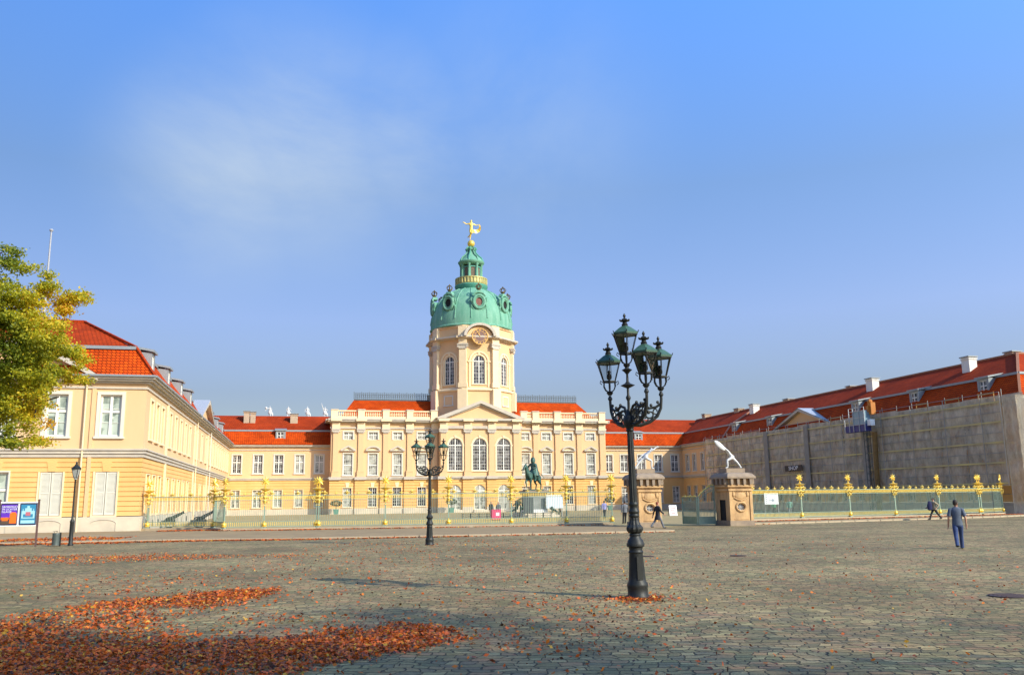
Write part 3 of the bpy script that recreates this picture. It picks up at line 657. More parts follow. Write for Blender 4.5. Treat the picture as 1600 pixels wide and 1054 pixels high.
for h in range(12):
    t=PI/2-h*PI/6; s=ROM[h]; ca_,sa_=math.cos(t),math.sin(t)
    for j,ch in enumerate(s):
        off=(j-(len(s)-1)/2)*.12
        def Q(u,v): # u tangential, v radial
            return (ca_*(1.24+v)+sa_*(off+u),sa_*(1.24+v)-ca_*(off+u),.14)
        if ch=='I': nb.bar(Q(0,-.2),Q(0,.2),.055,.03)
        elif ch=='V': nb.bar(Q(-.05,.2),Q(0,-.2),.05,.03); nb.bar(Q(.05,.2),Q(0,-.2),.05,.03)
        else: nb.bar(Q(-.06,.2),Q(.06,-.2),.05,.03); nb.bar(Q(.06,.2),Q(-.06,-.2),.05,.03)
o=bpy.data.objects.new('clock_numerals',nb.mesh('clock_numerals',clockg)); COL.objects.link(o); o.parent=cko
hb=MB(); hb.bar((0,0,.19),(-.55,.85,.19),.1,.03); hb.bar((0,0,.2),(-.3,1.0,.2),.07,.03)
o=bpy.data.objects.new('clock_hands',hb.mesh('clock_hands',clockg)); COL.objects.link(o); o.parent=cko
# dome
DP=[(7.35,31.3),(7.42,31.5),(7.25,31.7),(7.28,32.6),(7.1,33.8),(6.75,35.0),(6.15,36.2),(5.3,37.3),(4.3,38.1),(3.2,38.7),(2.7,38.9)]
mb=MB(); mb.lathe(DP,48,(TX,TY,0)); 
mb.build('dome',copper,tow,smooth=True)
def domer(z):
    for (r0,z0),(r1,z1) in zip(DP[:-1],DP[1:]):
        if z0<=z<=z1: return r0+(r1-r0)*(z-z0)/(z1-z0)
    return 2.7
for k in range(16):
    a=2*PI*(k+.5)/16; mb=MB(); mb.tube([(TX+(r+.02)*math.cos(a),TY+(r+.02)*math.sin(a),z) for r,z in DP[3:]],.10,5); mb.build('dome_rib',copper,tow,smooth=True)
oc=MB()
def ocul():
    m=MB()
    # local: x across, y into dome (negative = outward), z up, centre at oculus
    pts=[(.95*math.cos(t),-.55,1.15*math.sin(t)) for t in np.linspace(0,2*PI,25)]
    m.tube(pts,.26,8,mi=0,cap=False)
    m.tube([(.7*x,-.62,.7*z) for x,_,z in pts],.09,6,mi=0,cap=False)
    m.prism([(.95*math.cos(t),1.15*math.sin(t)) for t in np.linspace(0,2*PI,25)[:-1]],-.45,2.2,0)
    m.tube([(-1.3,-.4,.75),(-1.35,-.4,.2),(-1.1,-.4,-.3),(-1.3,-.35,-.8),(-.9,-.35,-1.3),(0,-.35,-1.55),(.9,-.35,-1.3),(1.3,-.35,-.8),(1.1,-.4,-.3),(1.35,-.4,.2),(1.3,-.4,.75)],.17,6,mi=0)
    m.tube([(-1.15,-.6,1.0),(-.7,-.6,1.5),(0,-.6,1.68),(.7,-.6,1.5),(1.15,-.6,1.0)],.17,6,mi=0)
    m.prism([(-.3,-1.5),(.3,-1.5),(.18,-2.6),(0,-2.9),(-.18,-2.6)],-.45,.6,1)
    m.prism([(-.75,1.5),(.75,1.5),(.45,2.0),(-.45,2.0)],-.55,.3,0)
    m.lathe([(.3,2.0),(.22,2.15),(.42,2.3),(.42,2.42)],10,(0,-.2,0),mi=2)
    for j in range(6):
        a=j*PI/3; m.tube([(.4*math.cos(a),-.2+.4*math.sin(a),2.42),(.55*math.cos(a),-.2+.55*math.sin(a),2.75),(.3*math.cos(a),-.2+.3*math.sin(a),3.05),(0,-.2,3.1)],.07,5,mi=2)
    m.ball((0,-.2,3.25),.14,6,5,mi=2)
    return m.mesh('oculus_dormer',[copper,copperD,mat('crown_bronze',(.18,.13,.06),.5,metal=.5,var=.3)])
ocm=ocul()
og=MB().prism([(.68*math.cos(t),.86*math.sin(t)) for t in np.linspace(0,2*PI,21)[:-1]],-.5,-.46).mesh('oculus_glass',[mat('oculus_brown',(.26,.09,.06),.5,var=.5,vscale=2)])
og2=MB().prism([(.68*math.cos(t),.86*math.sin(t)) for t in np.linspace(0,2*PI,21)[:-1]],-.5,-.46).mesh('oculus_glass',[dark])
for k in range(8):
    a=k*PI/4; r=domer(35.3)-.1
    o=link('oculus_dormer',ocm,tow,(TX+math.sin(a)*r,TY-math.cos(a)*r,35.45),a)
    g=bpy.data.objects.new('oculus_glass',og if k==0 else og2); COL.objects.link(g); g.parent=o
    # small lower ornaments
    ac=a; r2=domer(32.6)
# lantern
mb=MB(); mb.lathe([(2.65,38.7),(2.6,39.0),(2.9,39.35),(3.0,39.7),(2.85,39.85)],32,(TX,TY,0)); mb.build('lantern_base',copperD,tow,smooth=True)
mb=MB(); mb.lathe([(2.85,39.85),(2.92,40.0),(2.78,40.1),(2.78,40.85),(2.92,40.9),(2.92,41.08),(2.6,41.1)],32,(TX,TY,0)); 
for k in range(32): a=2*PI*k/32; mb.box(TX+2.84*math.cos(a)-.06,TX+2.84*math.cos(a)+.06,TY+2.84*math.sin(a)-.06,TY+2.84*math.sin(a)+.06,40.05,40.9)
mb.build('lantern_balcony',[mat('gilded_balcony',(.62,.50,.16),.5,metal=.3,col2=(.30,.33,.16),vscale=3)],tow)
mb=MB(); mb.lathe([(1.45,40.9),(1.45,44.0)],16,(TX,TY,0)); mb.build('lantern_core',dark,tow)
for k in range(8):
    a=2*PI*(k+.5)/8; c_=(TX+1.85*math.cos(a),TY+1.85*math.sin(a),0)
    mb=MB(); mb.lathe([(.34,40.9),(.30,41.3),(.24,41.5),(.22,43.4),(.34,43.6),(.34,43.75)],8,c_); mb.build('lantern_column',copper,tow,smooth=True)
    a2=2*PI*k/8; q=Vector((math.cos(a2),math.sin(a2),0)); t=Vector((-q.y,q.x,0)); b_=Vector((TX,TY,0))+q*1.62
    mb=MB()
    for sg in (-1,1): mb.bar(b_+t*sg*.45+Vector((0,0,41)),b_+t*sg*.45+Vector((0,0,43.3)),.14)
    mb.bar(b_+t*-.5+Vector((0,0,43.2)),b_+t*.5+Vector((0,0,43.2)),.2)
    mb.build('lantern_opening',copperD,tow)
    mb=MB(); mb.prism([(-.4,41.1),(.4,41.1),(.4,43.1),(-.4,43.1)],0,.05); mb.build('louvre',mat('louvre_wood',(.18,.13,.09),.8,var=.4,vscale=3),tow,tuple(b_-q*.02),a2+PI/2)
mb=MB(); mb.lathe([(1.9,43.6),(2.2,43.8),(2.35,44.0),(2.4,44.2),(2.2,44.35),(2.0,44.6),(1.75,44.95),(1.25,45.3),(.85,45.7),(.62,46.1),(.55,46.4),(.8,46.55),(.85,46.8),(.6,47.0),(.4,47.1)],24,(TX,TY,0)); mb.build('lantern_roof',copper,tow,smooth=True)
for k in range(8):
    a=2*PI*(k+.5)/8; mb=MB(); mb.tube([(TX+r*math.cos(a),TY+r*math.sin(a),z) for r,z in ((2.2,44.3),(1.9,45.0),(1.3,45.5),(.9,46.0),(.8,46.4),(1.0,46.7),(.8,47.0),(.5,47.1))],.13,6); mb.build('lantern_rib',copperD if k%2 else copper,tow,smooth=True)
mb=MB(); mb.ball((TX,TY,47.8),.68,16,10); mb.build('gilded_ball',gold,tow,smooth=True)

# ================================================================ figures
def arm_chain(n,side,sh,el,wr,hand_dir,r=(.052,.042,.032,.028),fingers=True,scale=1.):
    """nodes for one arm incl. palm, five fingers"""
    E=[]; p=side
    n[p+'sh']=(*sh,r[0]+.006); n[p+'el']=(*el,r[1]); n[p+'wr']=(*wr,r[2]-.004)
    hd=Vector(hand_dir).normalized(); w_=Vector(wr); pa=w_+hd*.075; n[p+'pa']=(*pa,.036,.022)
    E+=[(p+'sh',p+'el'),(p+'el',p+'wr'),(p+'wr',p+'pa')]
    if fingers:
        fa=Vector((0,1,0)) if abs(hd.z)>.6 else Vector((0,0,1)); fa=(fa-hd*fa.dot(hd)).normalized(); cu=hd.cross(fa)
        for i,(o,l) in enumerate(((-.03,.07),(-.01,.08),(.01,.075),(.03,.06))):
            b=pa+fa*o+hd*.03; m_=b+hd*l*.55+cu*.006; t_=b+hd*l+cu*.025
            n[f'{p}f{i}a']=(*b,.012);n[f'{p}f{i}b']=(*m_,.010);n[f'{p}f{i}c']=(*t_,.008)
            E+=[(p+'pa',f'{p}f{i}a'),(f'{p}f{i}a',f'{p}f{i}b'),(f'{p}f{i}b',f'{p}f{i}c')]
        b=w_+hd*.045-fa*.035; t_=b+hd*.05-fa*.025+cu*.02
        n[p+'tha']=(*b,.012);n[p+'thb']=(*t_,.009); E+=[(p+'wr',p+'tha'),(p+'tha',p+'thb')]
    return E
def figure(name,label,loc,rz,H=1.75,pose=None,shirt=clothG,pants=denim,hair=hairD,coat=None,sleeves='short',group=None,cat='person',stone=None,arms=None,lean=0.,headturn=0.,bag=None,root=None,fingers=True,longcoat=False):
    """figure facing local -y. pose: per leg (thigh forward angle, knee bend) degrees"""
    s=H/1.75
    root=root or thing(name,loc,label,cat,group,rz)
    W=tuple(loc)
    pose=pose or ((6,4),(-6,8))
    ln=lambda z:-(z-.95)*math.tan(lean)
    hip=.92; L1=.43; L2=.43
    legs=[]
    foot=[]
    for (th,kn),sx in zip(pose,(-1,1)):
        th=R(th);kn=R(kn); hx=sx*.09
        k=(hx*1.05,-math.sin(th)*L1,hip-math.cos(th)*L1); sh=th-kn; an=(hx*1.1,k[1]-math.sin(sh)*L2,k[2]-math.cos(sh)*L2); legs.append((k,an)); foot.append(an[2])
    dz=min(foot)-.07
    def Z(p): return (p[0],p[1],p[2]-dz)
    n={};E=[]
    n['pel']=(0,0,.96-dz,.135,.105); n['bel']=(0,ln(1.1),1.10-dz,.125,.095); n['che']=(0,ln(1.28),1.28-dz,.155,.11); n['sho']=(0,ln(1.41),1.41-dz,.11,.08)
    nk=(0,ln(1.47)-.005,1.485-dz); n['nk']=(*nk,.052); hd=(0,ln(1.5)-.015,1.55-dz); n['h1']=(*hd,.062,.072); n['h2']=(hd[0],hd[1]-.0,hd[2]+.085,.074,.092); n['h3']=(hd[0],hd[1]+.01,hd[2]+.16,.052,.066)
    hf=Vector((math.sin(headturn),-math.cos(headturn),0))
    n['chin']=(hd[0]+hf.x*.065,hd[1]+hf.y*.065,hd[2]-.015,.024); n['nose']=(hd[0]+hf.x*.108,hd[1]+hf.y*.108,hd[2]+.05,.013)
    E+=[('pel','bel'),('bel','che'),('che','sho'),('sho','nk'),('nk','h1'),('h1','h2'),('h2','h3'),('h1','chin'),('h2','nose')]
    for (k,an),p in zip(legs,'lr'):
        k=Z(k);an=Z(an); hx=k[0]/1.05
        n[p+'hi']=(hx*1.05,0,.90-dz,.088); n[p+'kn']=(*k,.056); n[p+'cf']=tuple((k[i]*.6+an[i]*.4) for i in range(3))+(.055,); n[p+'an']=(*an,.036); n[p+'to']=(an[0]*1.15,an[1]-.15,an[2]-.035,.032,.028)
        E+=[('pel',p+'hi'),(p+'hi',p+'kn'),(p+'kn',p+'cf'),(p+'cf',p+'an'),(p+'an',p+'to')]
    if arms is None: arms=(((-.255,.03,1.12),(-.27,-.05,.88)),((.255,.04,1.12),(.27,.0,.87)))
    A={}
    for (el,wr),p,sx in zip(arms,'lr',(-1,1)):
        sh=(sx*.185,ln(1.41),1.405-dz); el=(el[0],el[1]+ln(1.12),el[2]-dz); wr=(wr[0],wr[1]+ln(.9),wr[2]-dz)
        E+=arm_chain(n,p,sh,el,wr,Vector(wr)-Vector(el),fingers=fingers); E.append(('sho',p+'sh')); A[p]=(sh,el,wr)
    bm=stone or skinm
    # body
    skin('body',n,E,'pel',bm,root,W,rz,1,s)
    if stone is None:
        def rings(m_,rr,seg=16):   # rr: (cx,cy,z,rx,ry)
            vs=[];fs=[]
            for cx_,cy_,z_,rx,ry in rr:
                for k in range(seg): t_=2*PI*k/seg; vs.append((cx_+rx*math.cos(t_),cy_+ry*math.sin(t_),z_))
            for i in range(len(rr)-1):
                for k in range(seg): fs.append((i*seg+k,i*seg+(k+1)%seg,(i+1)*seg+(k+1)%seg,(i+1)*seg+k))
            m_.add(vs,fs)
        def fin(m_,nm,mt):
            me=m_.mesh(nm,mt,True)
            for v in me.vertices: v.co*=s
            link(nm,me,root,W,rz)
        L_=lambda z:ln(z)
        g=.012 if coat else 0
        m_=MB(); hem=.86 if not longcoat else .60
        rr=[(0,L_(z_)+(0.03 if z_<.8 else 0),z_-dz,rx+g,ry+g) for z_,rx,ry in (([(.60,.225,.17),(.75,.20,.15)] if longcoat else [])+[(.86,.178,.128),(.95,.172,.124),(1.08,.158,.114),(1.2,.168,.118),(1.32,.190,.124),(1.40,.200,.112),(1.445,.165,.095),(1.475,.11,.078),(1.50,.066,.062)])]
        rings(m_,rr)
        for p in 'lr':
            sh,el,wr=map(Vector,A[p]); c0=Vector((sh.x*.72,sh.y,sh.z+.005))
            if sleeves=='short': m_.tube([c0,sh+Vector((0,0,-.005)),sh.lerp(el,.45),sh.lerp(el,.82)],[.066,.080,.070,.068],12,cap=False)
            else: m_.tube([c0,sh+Vector((0,0,-.005)),sh.lerp(el,.5),el,el.lerp(wr,.5),el.lerp(wr,.97)],[.066,.082,.068,.056,.05,.044],12)
        fin(m_,'jacket' if coat else 'shirt',coat or shirt)
        m_=MB(); rings(m_,[(0,L_(1)*.5,1.0-dz,.160,.112),(0,0,.93-dz,.172,.122),(0,0,.86-dz,.175,.125),(0,0,.81-dz,.14,.11),(0,0,.79-dz,.05,.08)])
        for p in 'lr':
            hx=n[p+'hi'][0]; kn_=Vector(n[p+'kn'][:3]); an_=Vector(n[p+'an'][:3]); hp=Vector((hx*.93,0,.90-dz))
            m_.tube([hp,hp.lerp(kn_,.3),hp.lerp(kn_,.75),kn_,kn_.lerp(an_,.35),kn_.lerp(an_,.9),an_+Vector((0,0,-.03))],[.088,.094,.078,.07,.068,.062,.066],14)
        fin(m_,'trousers',pants)
        for p in 'lr':
            a_=n[p+'an']; z0=a_[2]-.07
            skin('shoe',{'h':(a_[0],a_[1]+.035,z0+.045,.052,.05),'m':(a_[0]*1.05,a_[1]-.08,z0+.042,.056,.046),'t':(a_[0]*1.15,a_[1]-.19,z0+.032,.046,.034)},[('h','m'),('m','t')],'h',shoe,root,W,rz,1,s)
        hm=MB(); hc=Vector(n['h2'][:3])-hf*.012; hm.ball((hc.x-hf.x*.012,hc.y-hf.y*.012,hc.z+.03),.094,12,8,sc=(.88,1.0,.95)); hm.ball((hc.x-hf.x*.035,hc.y-hf.y*.035,hc.z-.01),.080,10,8,sc=(.95,.85,1.0))
        me=hm.mesh('hair',hair,True); 
        for v in me.vertices: v.co*=s
        link('hair',me,root,W,rz)
        fm=MB()
        px=Vector((hf.y,-hf.x,0))
        for sg in (-1,1):
            e_=Vector(n['h2'][:3])+hf*.084+px*sg*.03+Vector((0,0,-.005)); fm.ball(tuple(e_),.010,6,4)
        me=fm.mesh('eyes',dark); 
        for v in me.vertices: v.co*=s
        link('eyes',me,root,W,rz)
        em=MB()
        for sg in (-1,1):
            e_=Vector(n['h2'][:3])+px*sg*.083+Vector((0,0,-.02)); em.ball(tuple(e_),.024,6,5,sc=(.45 if abs(px.x)>.5 else 1,1 if abs(px.x)>.5 else .45,1.3))
        me=em.mesh('ear',skinm)
        for v in me.vertices: v.co*=s
        link('ear',me,root,W,rz)
    return root

# gilded Fortuna on the tower
fo=thing('gilded_figure',(TX,TY,48.4),'gilded dancing figure holding a billowing cloth on top of the dome lantern','statue')
FN={'pel':(0,0,2.25,.34,.28),'bel':(.02,0,2.6,.29,.24),'che':(.0,0,3.0,.38,.28),'nk':(.0,0,3.4,.14),'hd':(.02,0,3.72,.23),'ht':(.02,0,3.92,.17),
 'lh':(-.14,0,2.0,.25),'lk':(-.1,-.1,1.25,.17),'la':(-.18,0,.35,.10),'lt':(-.2,-.2,.15,.09),'rh':(.14,0,2.0,.25),'rk':(.1,-.35,1.35,.18),'ra':(-.45,.25,.75,.10),'rt':(-.55,.4,.62,.08),
 'ls':(-.35,0,3.2,.15),'le':(-.85,0,3.05,.10),'lw':(-1.35,-.05,3.35,.08),'lf':(-1.6,-.05,3.4,.06),'rs':(.35,0,3.2,.15),'re':(.85,0,2.95,.10),'rw':(1.35,0,3.0,.08),'rf':(1.6,0,3.15,.07)}
skin('body',FN,[('pel','bel'),('bel','che'),('che','nk'),('nk','hd'),('hd','ht'),('pel','lh'),('lh','lk'),('lk','la'),('la','lt'),('pel','rh'),('rh','rk'),('rk','ra'),('ra','rt'),('che','ls'),('ls','le'),('le','lw'),('lw','lf'),('che','rs'),('rs','re'),('re','rw'),('rw','rf')],'pel',gold,fo,(TX,TY,48.4),0,2)
mb=MB(); nu=14
up=[(1.62,0,3.2),(1.85,.1,2.8),(1.9,.3,2.3),(1.7,.4,1.9),(1.3,.4,1.65),(.9,.35,1.6),(.3,.3,1.7)]; inn=[(1.55,0,3.05),(1.55,.1,2.7),(1.45,.3,2.45),(1.2,.4,2.3),(.9,.4,2.2),(.6,.3,2.2),(.25,.25,2.3)]
for k in range(6):
    a,b,c,d_=up[k],up[k+1],inn[k+1],inn[k]; t=.06
    mb.add([a,b,c,d_]+[(p[0],p[1]+t,p[2]) for p in (a,b,c,d_)],[(0,1,2,3),(7,6,5,4),(0,4,5,1),(2,6,7,3),(1,5,6,2),(3,7,4,0)])
mb.build('billowing_cloth',gold,fo,(TX,TY,48.4),smooth=True)

# ================================================================ CONNECTING WINGS
win_proto('up_dark',1.38,2.95,sur=.17,pane=paneD,nx=2,nz=4,fr=.10)
win_proto('up_grey',1.38,2.95,sur=.17,pane=paneG,nx=2,nz=4,fr=.10)
win_proto('low_conn',1.3,2.75,sur=.1,pane=paneG,nx=1,nz=4,fr=.08,surm=trimlight)
YC=147.5
def conn(xa_,xb_,W,label,left,dorm,chims):
    b=thing('palace_wing',((xa_+xb_)/2,YC,0),label,'building')
    mb=MB(); facade(mb,xa_,xb_,.9,5.5,[(x-.65,x+.65,1.2,3.95) for x in W],courses(.9,5.5,.46)); mb.build('ground_floor_wall',ochre,b,(0,YC,0))
    mb=MB(); facade(mb,xa_,xb_,5.85,11.2,[(x-.69,x+.69,6.6,9.55) for x in W]); mb.build('wall',cream,b,(0,YC,0)); MB().box(xa_,xb_,8.45,8.55,0,13).build('wall',cream,b,(0,YC,0))
    MB().box(xa_,xb_,-.08,.2,0,.9).build('plinth',plinthm,b,(0,YC,0))
    MB().box(xa_,xb_,-.16,.03,5.5,5.7).box(xa_,xb_,-.26,.03,5.7,5.85).build('band',trim,b,(0,YC,0))
    MB().box(xa_,xb_,-.14,.03,10.3,10.42).box(xa_,xb_,-.25,.03,10.75,10.95).box(xa_,xb_,-.5,.03,10.953,11.2).build('cornice',trim,b,(0,YC,0))
    for i,x in enumerate(W):
        put_window(b,'up_dark' if (left and i<3) or not left else 'up_grey',(x,YC,6.6),0); put_window(b,'low_conn',(x,YC,1.2),0)
    mb=MB(); roof_strip(mb,(xa_,YC),(xb_,YC),(0,1),-1 if left else 0,0 if left else -1); 
    mb.add([(xa_-(6 if left else 0),153.5,16.45),(xb_+(0 if left else 6),153.5,16.45),(xb_+(0 if left else 6),156,15.2),(xa_-(6 if left else 0),156,15.2)],[(0,1,2,3)],1)
    mb.add([(xa_-(6 if left else 0),156,15.2),(xb_+(0 if left else 6),156,15.2),(xb_+(0 if left else 6),156,11),(xa_-(6 if left else 0),156,11)],[(0,1,2,3)],0)
    mb.build('roof',[tileL,tileU],b)
    mb=MB(); mb.bar((xa_-(1.1 if left else 0),YC+1.12,13.58),(xb_+(0 if left else 1.1),YC+1.12,13.58),.3,.26); mb.build('roof_moulding',zinc,b)
    for x in dorm: dormer(b,(x,YC,0),0)
    for x,z1,wx,m_ in chims: chimney(b,x,151.6,14.6,z1,wx,1.0,m_)
    mb=MB(); mb.box(xa_+.3,xb_-.3,8.6,9.4,14.9,16.25); mb.build('attic_wall',trimlight,b,(0,YC,0))
    return b
brick=mat('chimney_render',(.50,.38,.26),.9,var=.2,vscale=3)
conn(-11.36,4.55,[-10.09,-6.8,-3.57,-.29,2.85],'low yellow connecting wing with red mansard roof left of the central block',True,[-3.44],[(-9.1,16.95,.9,brick),(-8.1,16.85,.8,brick),(-1.43,16.6,1.2,brick)])
conn(51.3,67.2,[53.05,55.97,59.22,62.44,65.66],'low yellow connecting wing with red mansard roof right of the central block',False,[58.92],[(57.0,16.75,.6,brick),(60.2,16.65,1.4,brick)])

# ================================================================ SIDE WINGS
def palhead_front(b,Y,xs_up,xs_low,xL,xR,shut,outer):
    pass
lw=thing('palace_wing',(-20.9,69,0),'long yellow side wing at the left edge with shuttered ground floor windows and dormers','building')
XL=-11.36
win_proto('head_up',1.45,3.05,sur=.24,pane=MT['pane_curtain'],nx=1,nz=3,fr=.12)
win_proto('head_low',1.5,3.1,sur=.1,pane=MT['pane_curtain'],nx=1,nz=3,fr=.12)
HX=[-28.05,-24.45,-20.9,-17.38,-13.75]
shA,shB=shutter_proto(1.5,3.1)
mb=MB(); facade(mb,-30.4,XL,1.15,5.35,[(x-.75,x+.75,1.2,4.3) for x in HX],courses(1.15,5.35,.36,.045),gd=.06); mb.build('ground_floor_wall',ochre,lw,(0,69,0))
mb=MB(); facade(mb,-30.4,XL,5.95,11.2,[(x-.725,x+.725,6.85,9.9) for x in HX]); mb.build('wall',cream,lw,(0,69,0))
for i,x in enumerate(HX):
    put_window(lw,'head_up',(x,69,6.85),0)
    if x in (-20.9,): put_window(lw,'head_low',(x,69,1.2),0)
    else:
        o=link('window',shA,lw,(x,69,1.2),0); c=bpy.data.objects.new('shutter',shB); COL.objects.link(c); c.parent=o
    k=MB(); k.prism([(-.24,4.33),(.24,4.33),(.34,5.0),(-.34,5.0)],-.035,.01); k.build('keystone',ochre,lw,(x,69,0))
    # blind basement arch
    a_=MB(); pts=[(.85*math.cos(t)*1.0,-.13,.62+.28*math.sin(t)) for t in np.linspace(PI*.97,PI*.03,11)]
    a_.tube(pts,.025,5); a_.bar((.84,-.13,.0),(.84,-.13,.64),.035); a_.build('basement_arch',trim,lw,(x+.05,69,0))
MB().box(-30.5,XL+.1,-.11,.1,0,1.1).build('plinth',plinthm,lw,(0,69,0))
mb=MB(); cornice_run(mb,(-30.4,69),(XL,69),(0,1),1,1,[(.10,5.35,5.6),(.2,5.603,5.83),(.3,5.833,5.95)]); cornice_run(mb,(XL,69),(XL,147.5),(-1,0),1,-1,[(.10,5.35,5.6),(.2,5.603,5.83),(.3,5.833,5.95)]); mb.build('band',trim,lw)
mb=MB(); cornice_run(mb,(-30.4,69),(XL,69),(0,1),1,1,[(.10,10.35,10.5),(.2,10.75,10.9),(.45,10.903,11.05),(.62,11.053,11.2)]); cornice_run(mb,(XL,69),(XL,147.5),(-1,0),1,-1,[(.10,10.35,10.5),(.2,10.75,10.9),(.45,10.903,11.05),(.62,11.053,11.2)]); mb.build('cornice',trim,lw)
LY=[71.7,74.5,77.3,81.9,85.4,88.9,92.4,95.9,102.6,107.5,112.4,117.5,121,124.5,128,131.5,135,138.5,142,145.3]
win_proto('side_up',1.3,2.9,sur=.18,pane=MT['pane_curtain'],nx=1,nz=4,fr=.1,surm=trimlight)
win_proto('side_low',1.3,2.9,sur=.08,pane=MT['pane_curtain'],nx=1,nz=4,fr=.1,surm=trimlight)
mb=MB(); facade(mb,69,147.5,1.15,5.35,[(y-.65,y+.65,1.25,4.15) for y in LY],courses(1.15,5.35,.36,.045),gd=.06); mb.build('ground_floor_wall',ochre,lw,(XL,0,0),PI/2)
mb=MB(); facade(mb,69,147.5,5.95,11.2,[(y-.65,y+.65,6.85,9.75) for y in LY]); mb.build('wall',cream,lw,(XL,0,0),PI/2)
for y in LY:
    put_window(lw,'side_up',(XL,y,6.85),PI/2); put_window(lw,'side_low',(XL,y,1.25),PI/2)
    MB().prism([(-.22,.45),(.22,.45),(.22,.85)]+[(.22*math.cos(t),.85+.12*math.sin(t)) for t in (PI/4,PI/2,3*PI/4)]+[(-.22,.85)],-.02,.03).build('cellar_vent',mat('vent_dark',(.05,.05,.055),.8),lw,(XL+.115,y,-.2),PI/2)
MB().box(69.1,147.5,-.11,.1,0,1.1).build('plinth',plinthm,lw,(XL,0,0),PI/2)
# court risalit with pediment
def risalit(b,X,y0,y1,rz,sgn,mcream,net=False):
    u0,u1=(y0,y1) if sgn>0 else (-y1,-y0)
    cx=(u0+u1)/2
    mb=MB(); mb.prism([(u0+.4,11.2),(u1-.4,11.2),(cx,13.5)],.0,.6,0)
    for q in (-1,1):
        e0=u0 if q<0 else u1
        mb.prism([(e0-.3*-q,11.2),(cx,13.45),(cx,13.85),(e0+.5*q,11.22),(e0+.5*q,11.05),(e0-.2*q,11.05)][::q],-.6,.6,1)
    # metal roof running back
    mb.add([(u0-.5,-.62,11.3),(cx,-.62,13.92),(cx,5.0,13.92),(u0-.5,1.0,11.3)],[(0,1,2,3)],2); mb.add([(u1+.5,-.62,11.3),(cx,-.62,13.92),(cx,5.0,13.92),(u1+.5,1.0,11.3)],[(3,2,1,0)],2)
    mb.build('pediment',[mcream,trim,zincL],b,(X+(.12 if sgn>0 else -.12),0,0),rz)
zincL=mat('pale_metal_roof',(.55,.56,.56),.4,metal=.3,var=.12)
risalit(lw,XL,100.3,114.7,PI/2,1,cream)
mb=MB()
for y in (100.4,114.6,80.0): MB().box(XL-.02,XL+.085,y-.35,y+.35,1.12,10.34).build('quoin',trimlight,lw)
# front pediment (segmental)
mb=MB(); cx=-20.9; hw_=6.2; n=16
arc=[(cx+hw_*q,11.3+2.35*(1-abs(q)**1.8)) for q in np.linspace(1,-1,n+1)]
mb.prism([(x*.93+cx*.07,11.2+(z-11.2)*.9) for x,z in arc],.0,.35,0)
for (xa_,za_),(xb_,zb_) in zip(arc[:-1],arc[1:]):
    mb.prism([(xa_,za_),(xa_,za_-.42),(xb_,zb_-.42),(xb_,zb_)][::-1],-.6,.5,1)
    mb.add([(xa_,-.62,za_+.01),(xb_,-.62,zb_+.01),(xb_,4.2,zb_+.01),(xa_,4.2,za_+.01)],[(0,1,2,3)],2)
mb.build('pediment',[cream,trim,zinc],lw,(0,69,0))
mb=MB()
pass
for x in (-14.95,-26.85): MB().box(x-.13,x+.13,-.085,.0,1.1,10.34).build('pilaster_strip',cream,lw,(0,69,0))
mb=MB()
roof_strip(mb,(-30.4,69),(XL,69),(0,1),1,1); roof_strip(mb,(XL,69),(XL,147.5),(-1,0),1,-1)
roof_strip(mb,(-23.36,147.5),(-23.36,81),(1,0),0,0); roof_strip(mb,(-23.36,81),(-30.4,81),(0,-1),-1,1); roof_strip(mb,(-30.4,81),(-30.4,69),(1,0),1,1)
mb.build('roof',[tileL,tileU],lw)
mb=MB(); d=1.12
mb.bar((-30.4+d,69+d,13.62),(XL-d,69+d,13.62),.28,.24); mb.bar((XL-d,69+d,13.62),(XL-d,147.5+d,13.62),.28,.24); mb.build('roof_moulding',zinc,lw)
MB().bar((-24.4,75,16.5),(-17.4,75,16.5),.25,.18).bar((-17.4,75,16.5),(-17.4,153.5,16.5),.25,.18).bar((-17.4,75,16.5),(XL-d,69+d,13.7),.22,.16).bar((XL-d,69+d,13.66),(XL+.6,68.4,11.28),.2,.14).build('ridge_tiles',tileU,lw)
for y in (71.9,80.6,89.1,96.6,119.5,128,136): dormer(lw,(XL,y,0),PI/2)
for q_ in ((-30.4,-30.1,.1,12),(-30.1,-23.36,11.7,12)): MB().box(*q_,0,11.2).build('wall',cream,lw,(0,69,0))
MB().box(-23.66,-23.36,81,156,0,11.2).build('wall',cream,lw)
drainpipe(lw,-15.45,68.80,0,11.0); drainpipe(lw,XL+.2,116.2,0,11,greyw); drainpipe(lw,XL+.2,101,0,11,trimlight)
mb=MB(); mb.bar((-30.9,68.3,11.27),(XL+.66,68.3,11.27),.16,.14).bar((XL+.68,68.4,11.27),(XL+.68,147,11.27),.16,.14); mb.build('gutter',zinc,lw)
# flagpole
fp=MB(); fp.lathe([(.11,14.5),(.09,19),(.06,24),(.06,24.1)],10,(0,0,0)); fp.lathe([(.13,24.0),(.16,24.1),(.08,24.2)],10); 
tag(fp.build('flagpole',mat('pole_paint',(.34,.35,.38),.5),None,(-20.5,75.3,0),smooth=True),'thin pale flagpole rising above the roof of the left wing','flagpole')

